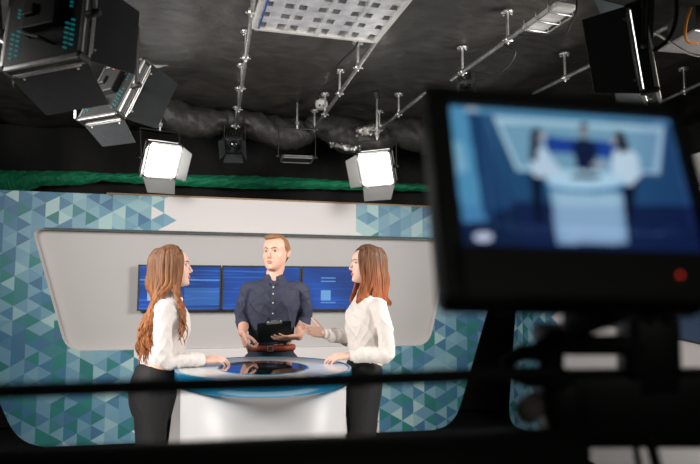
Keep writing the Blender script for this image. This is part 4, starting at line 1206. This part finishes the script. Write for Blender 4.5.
# the live picture
Hm = np.array([[e1[0], e2[0], t0[0]], [e1[1], e2[1], t0[1]], [e1[2], e2[2], t0[2]]])
def inpoly(x, y, P):
    c = False; n_ = len(P); j = n_-1
    for i in range(n_):
        xi, yi = P[i]; xj, yj = P[j]
        if (yi > y) != (yj > y) and x < (xj-xi)*(y-yi)/(yj-yi)+xi: c = not c
        j = i
    return c
layers = [
    ('p', [(0, 0), (760, 0), (760, 460), (0, 460)], (16, 42, 80)),
    ('p', [(90, 30), (620, 60), (680, 300), (560, 300), (250, 290), (200, 285)], (30, 78, 122)),
    ('p', [(0, 0), (62, 22), (90, 120), (135, 340), (70, 345), (20, 100)], (70, 140, 182)),
    ('p', [(20, 120), (55, 130), (75, 205), (40, 215)], (110, 165, 195)),
    ('p', [(58, 30), (95, 40), (205, 300), (125, 330)], (24, 66, 112)),
    ('p', [(60, 22), (620, 58), (622, 82), (90, 52)], (72, 136, 176)),
    ('p', [(132, 58), (595, 86), (590, 216), (470, 206), (440, 214), (205, 204)], (150, 188, 206)),
    ('p', [(152, 76), (580, 100), (572, 205), (440, 208), (212, 196)], (104, 152, 180)),
    ('p', [(278, 112), (470, 128), (466, 172), (280, 152)], (22, 66, 156)),
    ('p', [(205, 290), (700, 300), (720, 420), (240, 420)], (18, 42, 86)),
    ('p', [(240, 210), (275, 225), (285, 350), (262, 345)], (12, 26, 54)),
    ('p', [(490, 235), (528, 238), (524, 335), (505, 330)], (12, 26, 54)),
    ('p', [(350, 130), (375, 115), (400, 122), (420, 140), (412, 205), (365, 200)], (16, 34, 72)),
    ('e', (377, 97, 12, 18), (130, 128, 132)),
    ('e', (377, 84, 12, 7), (60, 66, 84)),
    ('p', [(246, 145), (275, 140), (300, 175), (330, 208), (325, 222), (255, 222), (240, 190)], (168, 192, 212)),
    ('e', (252, 112, 17, 24), (44, 48, 66)), ('p', [(236, 110), (262, 120), (256, 180), (238, 180)], (44, 48, 66)),
    ('e', (268, 113, 9, 15), (150, 158, 170)),
    ('p', [(460, 152), (500, 140), (528, 165), (540, 215), (515, 246), (470, 240), (458, 200)], (174, 198, 216)),
    ('e', (474, 120, 18, 22), (40, 42, 60)), ('p', [(468, 118), (492, 115), (506, 150), (480, 158)], (40, 42, 60)),
    ('e', (461, 122, 8, 14), (140, 148, 160)),
    ('e', (425, 188, 22, 7), (150, 150, 160)),
    ('p', [(296, 255), (492, 262), (516, 402), (326, 402)], (126, 166, 196)),
    ('p', [(312, 262), (480, 268), (500, 398), (340, 398)], (142, 180, 204)),
    ('e', (392, 240, 108, 27), (40, 118, 172)),
    ('e', (392, 231, 106, 24), (158, 196, 220)),
    ('e', (392, 221, 42, 8), (28, 44, 74)),
    ('e', (127, 383, 26, 13), (196, 210, 222)),
    ('e', (75, 40, 20, 8), (140, 170, 190)), ('e', (577, 76, 20, 8), (90, 140, 175)), ('e', (408, 388, 24, 6), (140, 175, 200)),
]
lines = [((112, 62), (150, 350)), ((150, 350), (600, 372)), ((600, 372), (640, 355)), ((120, 62), (200, 366)), ((200, 366), (660, 376)), ((612, 90), (690, 370))]
def mon_pic(u, v):
    q = Hm @ np.array([u, v, 1.0]); x = (q[0]/q[2]*F+350-440)*2.692; y = (q[1]/q[2]*F+232-95)*2.692
    c = (20, 52, 96)
    for L in layers:
        if L[0] == 'p':
            if inpoly(x, y, L[1]): c = L[2]
        else:
            a = L[1]
            if ((x-a[0])/a[2])**2+((y-a[1])/a[3])**2 < 1: c = L[2]
    for (a, b) in lines:
        dx, dy = b[0]-a[0], b[1]-a[1]; tt = ((x-a[0])*dx+(y-a[1])*dy)/(dx*dx+dy*dy)
        if 0 <= tt <= 1 and abs((x-a[0])*dy-(y-a[1])*dx)/math.hypot(dx, dy) < 2.0: c = tuple(min(255, k+26) for k in c)
    k = 1.0
    if x > 500: k = max(.62, 1-(x-500)/600*.6)
    if y > 300: k *= .9
    g = .3*c[0]+.5*c[1]+.2*c[2]; c = [a*.82+g*.18 for a in c]
    c = [255*min(1, (a/255)**1.12*1.05) for a in c]
    return (c[0]*k, c[1]*k, c[2]*(k*.4+.6))
picture_grid('screen', (-hw, -.0005, hh), (hw, -.0005, hh), (hw, -.0005, -hh), (-hw, -.0005, -hh), 170, 106, mon_pic, vcol_emit('monitor_picture', 1.0, .5), mon)
def mloc(px, py):   # a pixel on the monitor's front plane, local
    d = ray(px, py); tt = (ctr-O).dot(en)/d.dot(en); return mm.inverted() @ (O+d*tt)
tl_ = mloc(675, 278)
mk('tally_lamp', ellipsoid(bmesh.new(), (tl_.x, -.007, tl_.z), (.0016, .0012, .0016), seg=12, rings=8), MT['redlight'], mon)
nk = mm.inverted() @ atD(578, 322, DM+.03)
nk0 = V((nk.x+.004, .028, zb+.004))
mk('tilt_mount', tube(bmesh.new(), [nk0, (nk0+nk)/2, nk], [.013, .0135, .014], n=16), MT['blackmat'], mon)

# --- broadcast camera body under the monitor
DB_ = .66
def cd(x, y, D=DB_): return atD(x, y, D)
body = empty('broadcast_camera', cd(640, 410), 'black out-of-focus broadcast camera with carry handle under the monitor, right foreground', 'camera')
B0 = cd(640, 410)
cmx = Matrix((RT, FW, UP)).transposed()
def cbox(name, x0, y0, x1, y1, depth, m, bev=.006, D=DB_, par=body, rot=0):
    c = cd((x0+x1)/2, (y0+y1)/2, D)-B0; sx = (x1-x0)*D/F; sz = (y1-y0)*D/F
    mx = cmx @ Matrix.Rotation(R(rot), 3, 'Y')
    return mk(name, box(bmesh.new(), c+FW*depth/2, (sx, depth, sz), bev, mx), m, par)
cbox('rear_panel', 566, 373, 760, 449, .035, MT['black'], .010, rot=-.6)
cbox('body', 572, 398, 740, 452, .15, MT['black'], .012, D=.70)
cbox('side_module', 548, 378, 600, 436, .05, MT['black'], .012)
bm = bmesh.new()   # handle with the long finger gap
hy = 346
tube(bm, [cd(553, hy+22)-B0, cd(556, hy+2)-B0, cd(572, hy-1)-B0, cd(625, hy-1)-B0, cd(634, hy+4)-B0, cd(636, hy+24)-B0], [.0105]*6, n=14)
mk('carry_handle', bm, MT['rubber'], body)
cbox('mount_plate', 548, 330, 594, 350, .06, MT['blackmat'], .006)
cbox('wireless_receiver', 634, 318, 684, 400, .05, MT['black'], .006, rot=-2)
bm = bmesh.new(); tube(bm, [cd(650, 322)-B0, cd(649, 292)-B0], .0035, n=8); tube(bm, [cd(667, 322)-B0, cd(668, 294)-B0], .0035, n=8)
mk('antenna', bm, MT['rubber'], body)
bm = bmesh.new()   # loop bracket on the left with a small opening
tube(bm, [cd(552, 352)-B0, cd(520, 353)-B0, cd(508, 362)-B0, cd(512, 374)-B0, cd(528, 378)-B0, cd(560, 378)-B0], [.010, .009, .008, .008, .010, .012], n=12)
tube(bm, [cd(556, 340)-B0, cd(540, 350)-B0, cd(548, 362)-B0, cd(550, 378)-B0], [.012, .012, .010, .014], n=12)
mk('cable_bracket', bm, MT['rubber'], body)
bm = bmesh.new(); tube(bm, [cd(528, 411)-B0, cd(548, 412)-B0+FW*.04], [.0135, .0125], n=18)
mk('focus_knob', bm, MT['knob'], body)
bm = bmesh.new(); tube(bm, [cd(634, 440)-B0, cd(637, 455)-B0, cd(644, 490)-B0], .0035, n=8); tube(bm, [cd(650, 440)-B0, cd(654, 456)-B0, cd(662, 490)-B0], .0055, n=8)
mk('trailing_cable', bm, MT['rubber'], body)

# --- the crane arm the camera rides on: a thick boom and a thin parallel rod
jib = empty('camera_crane', cd(300, 455, .62), 'black out-of-focus crane boom with a thin parallel rod crossing the bottom of the view', 'crane')
J0 = cd(300, 455, .62)
mk('boom', tube(bmesh.new(), [cd(-160, 499, .62)-J0, cd(300, 480, .62)-J0, cd(575, 469.5, .64)-J0], .040, n=40, hemi=False), MT['blackmat'], jib)
mk('parallel_rod', tube(bmesh.new(), [cd(-160, 396.5, .60)-J0, cd(300, 381.5, .62)-J0, cd(556, 372.5, .65)-J0], .0070, n=16), MT['blackmat'], jib)
mk('head_plate', box(bmesh.new(), cd(571, 440, .67)-J0+FW*.02, (.045, .04, .06), .006, cmx), MT['blackmat'], jib)
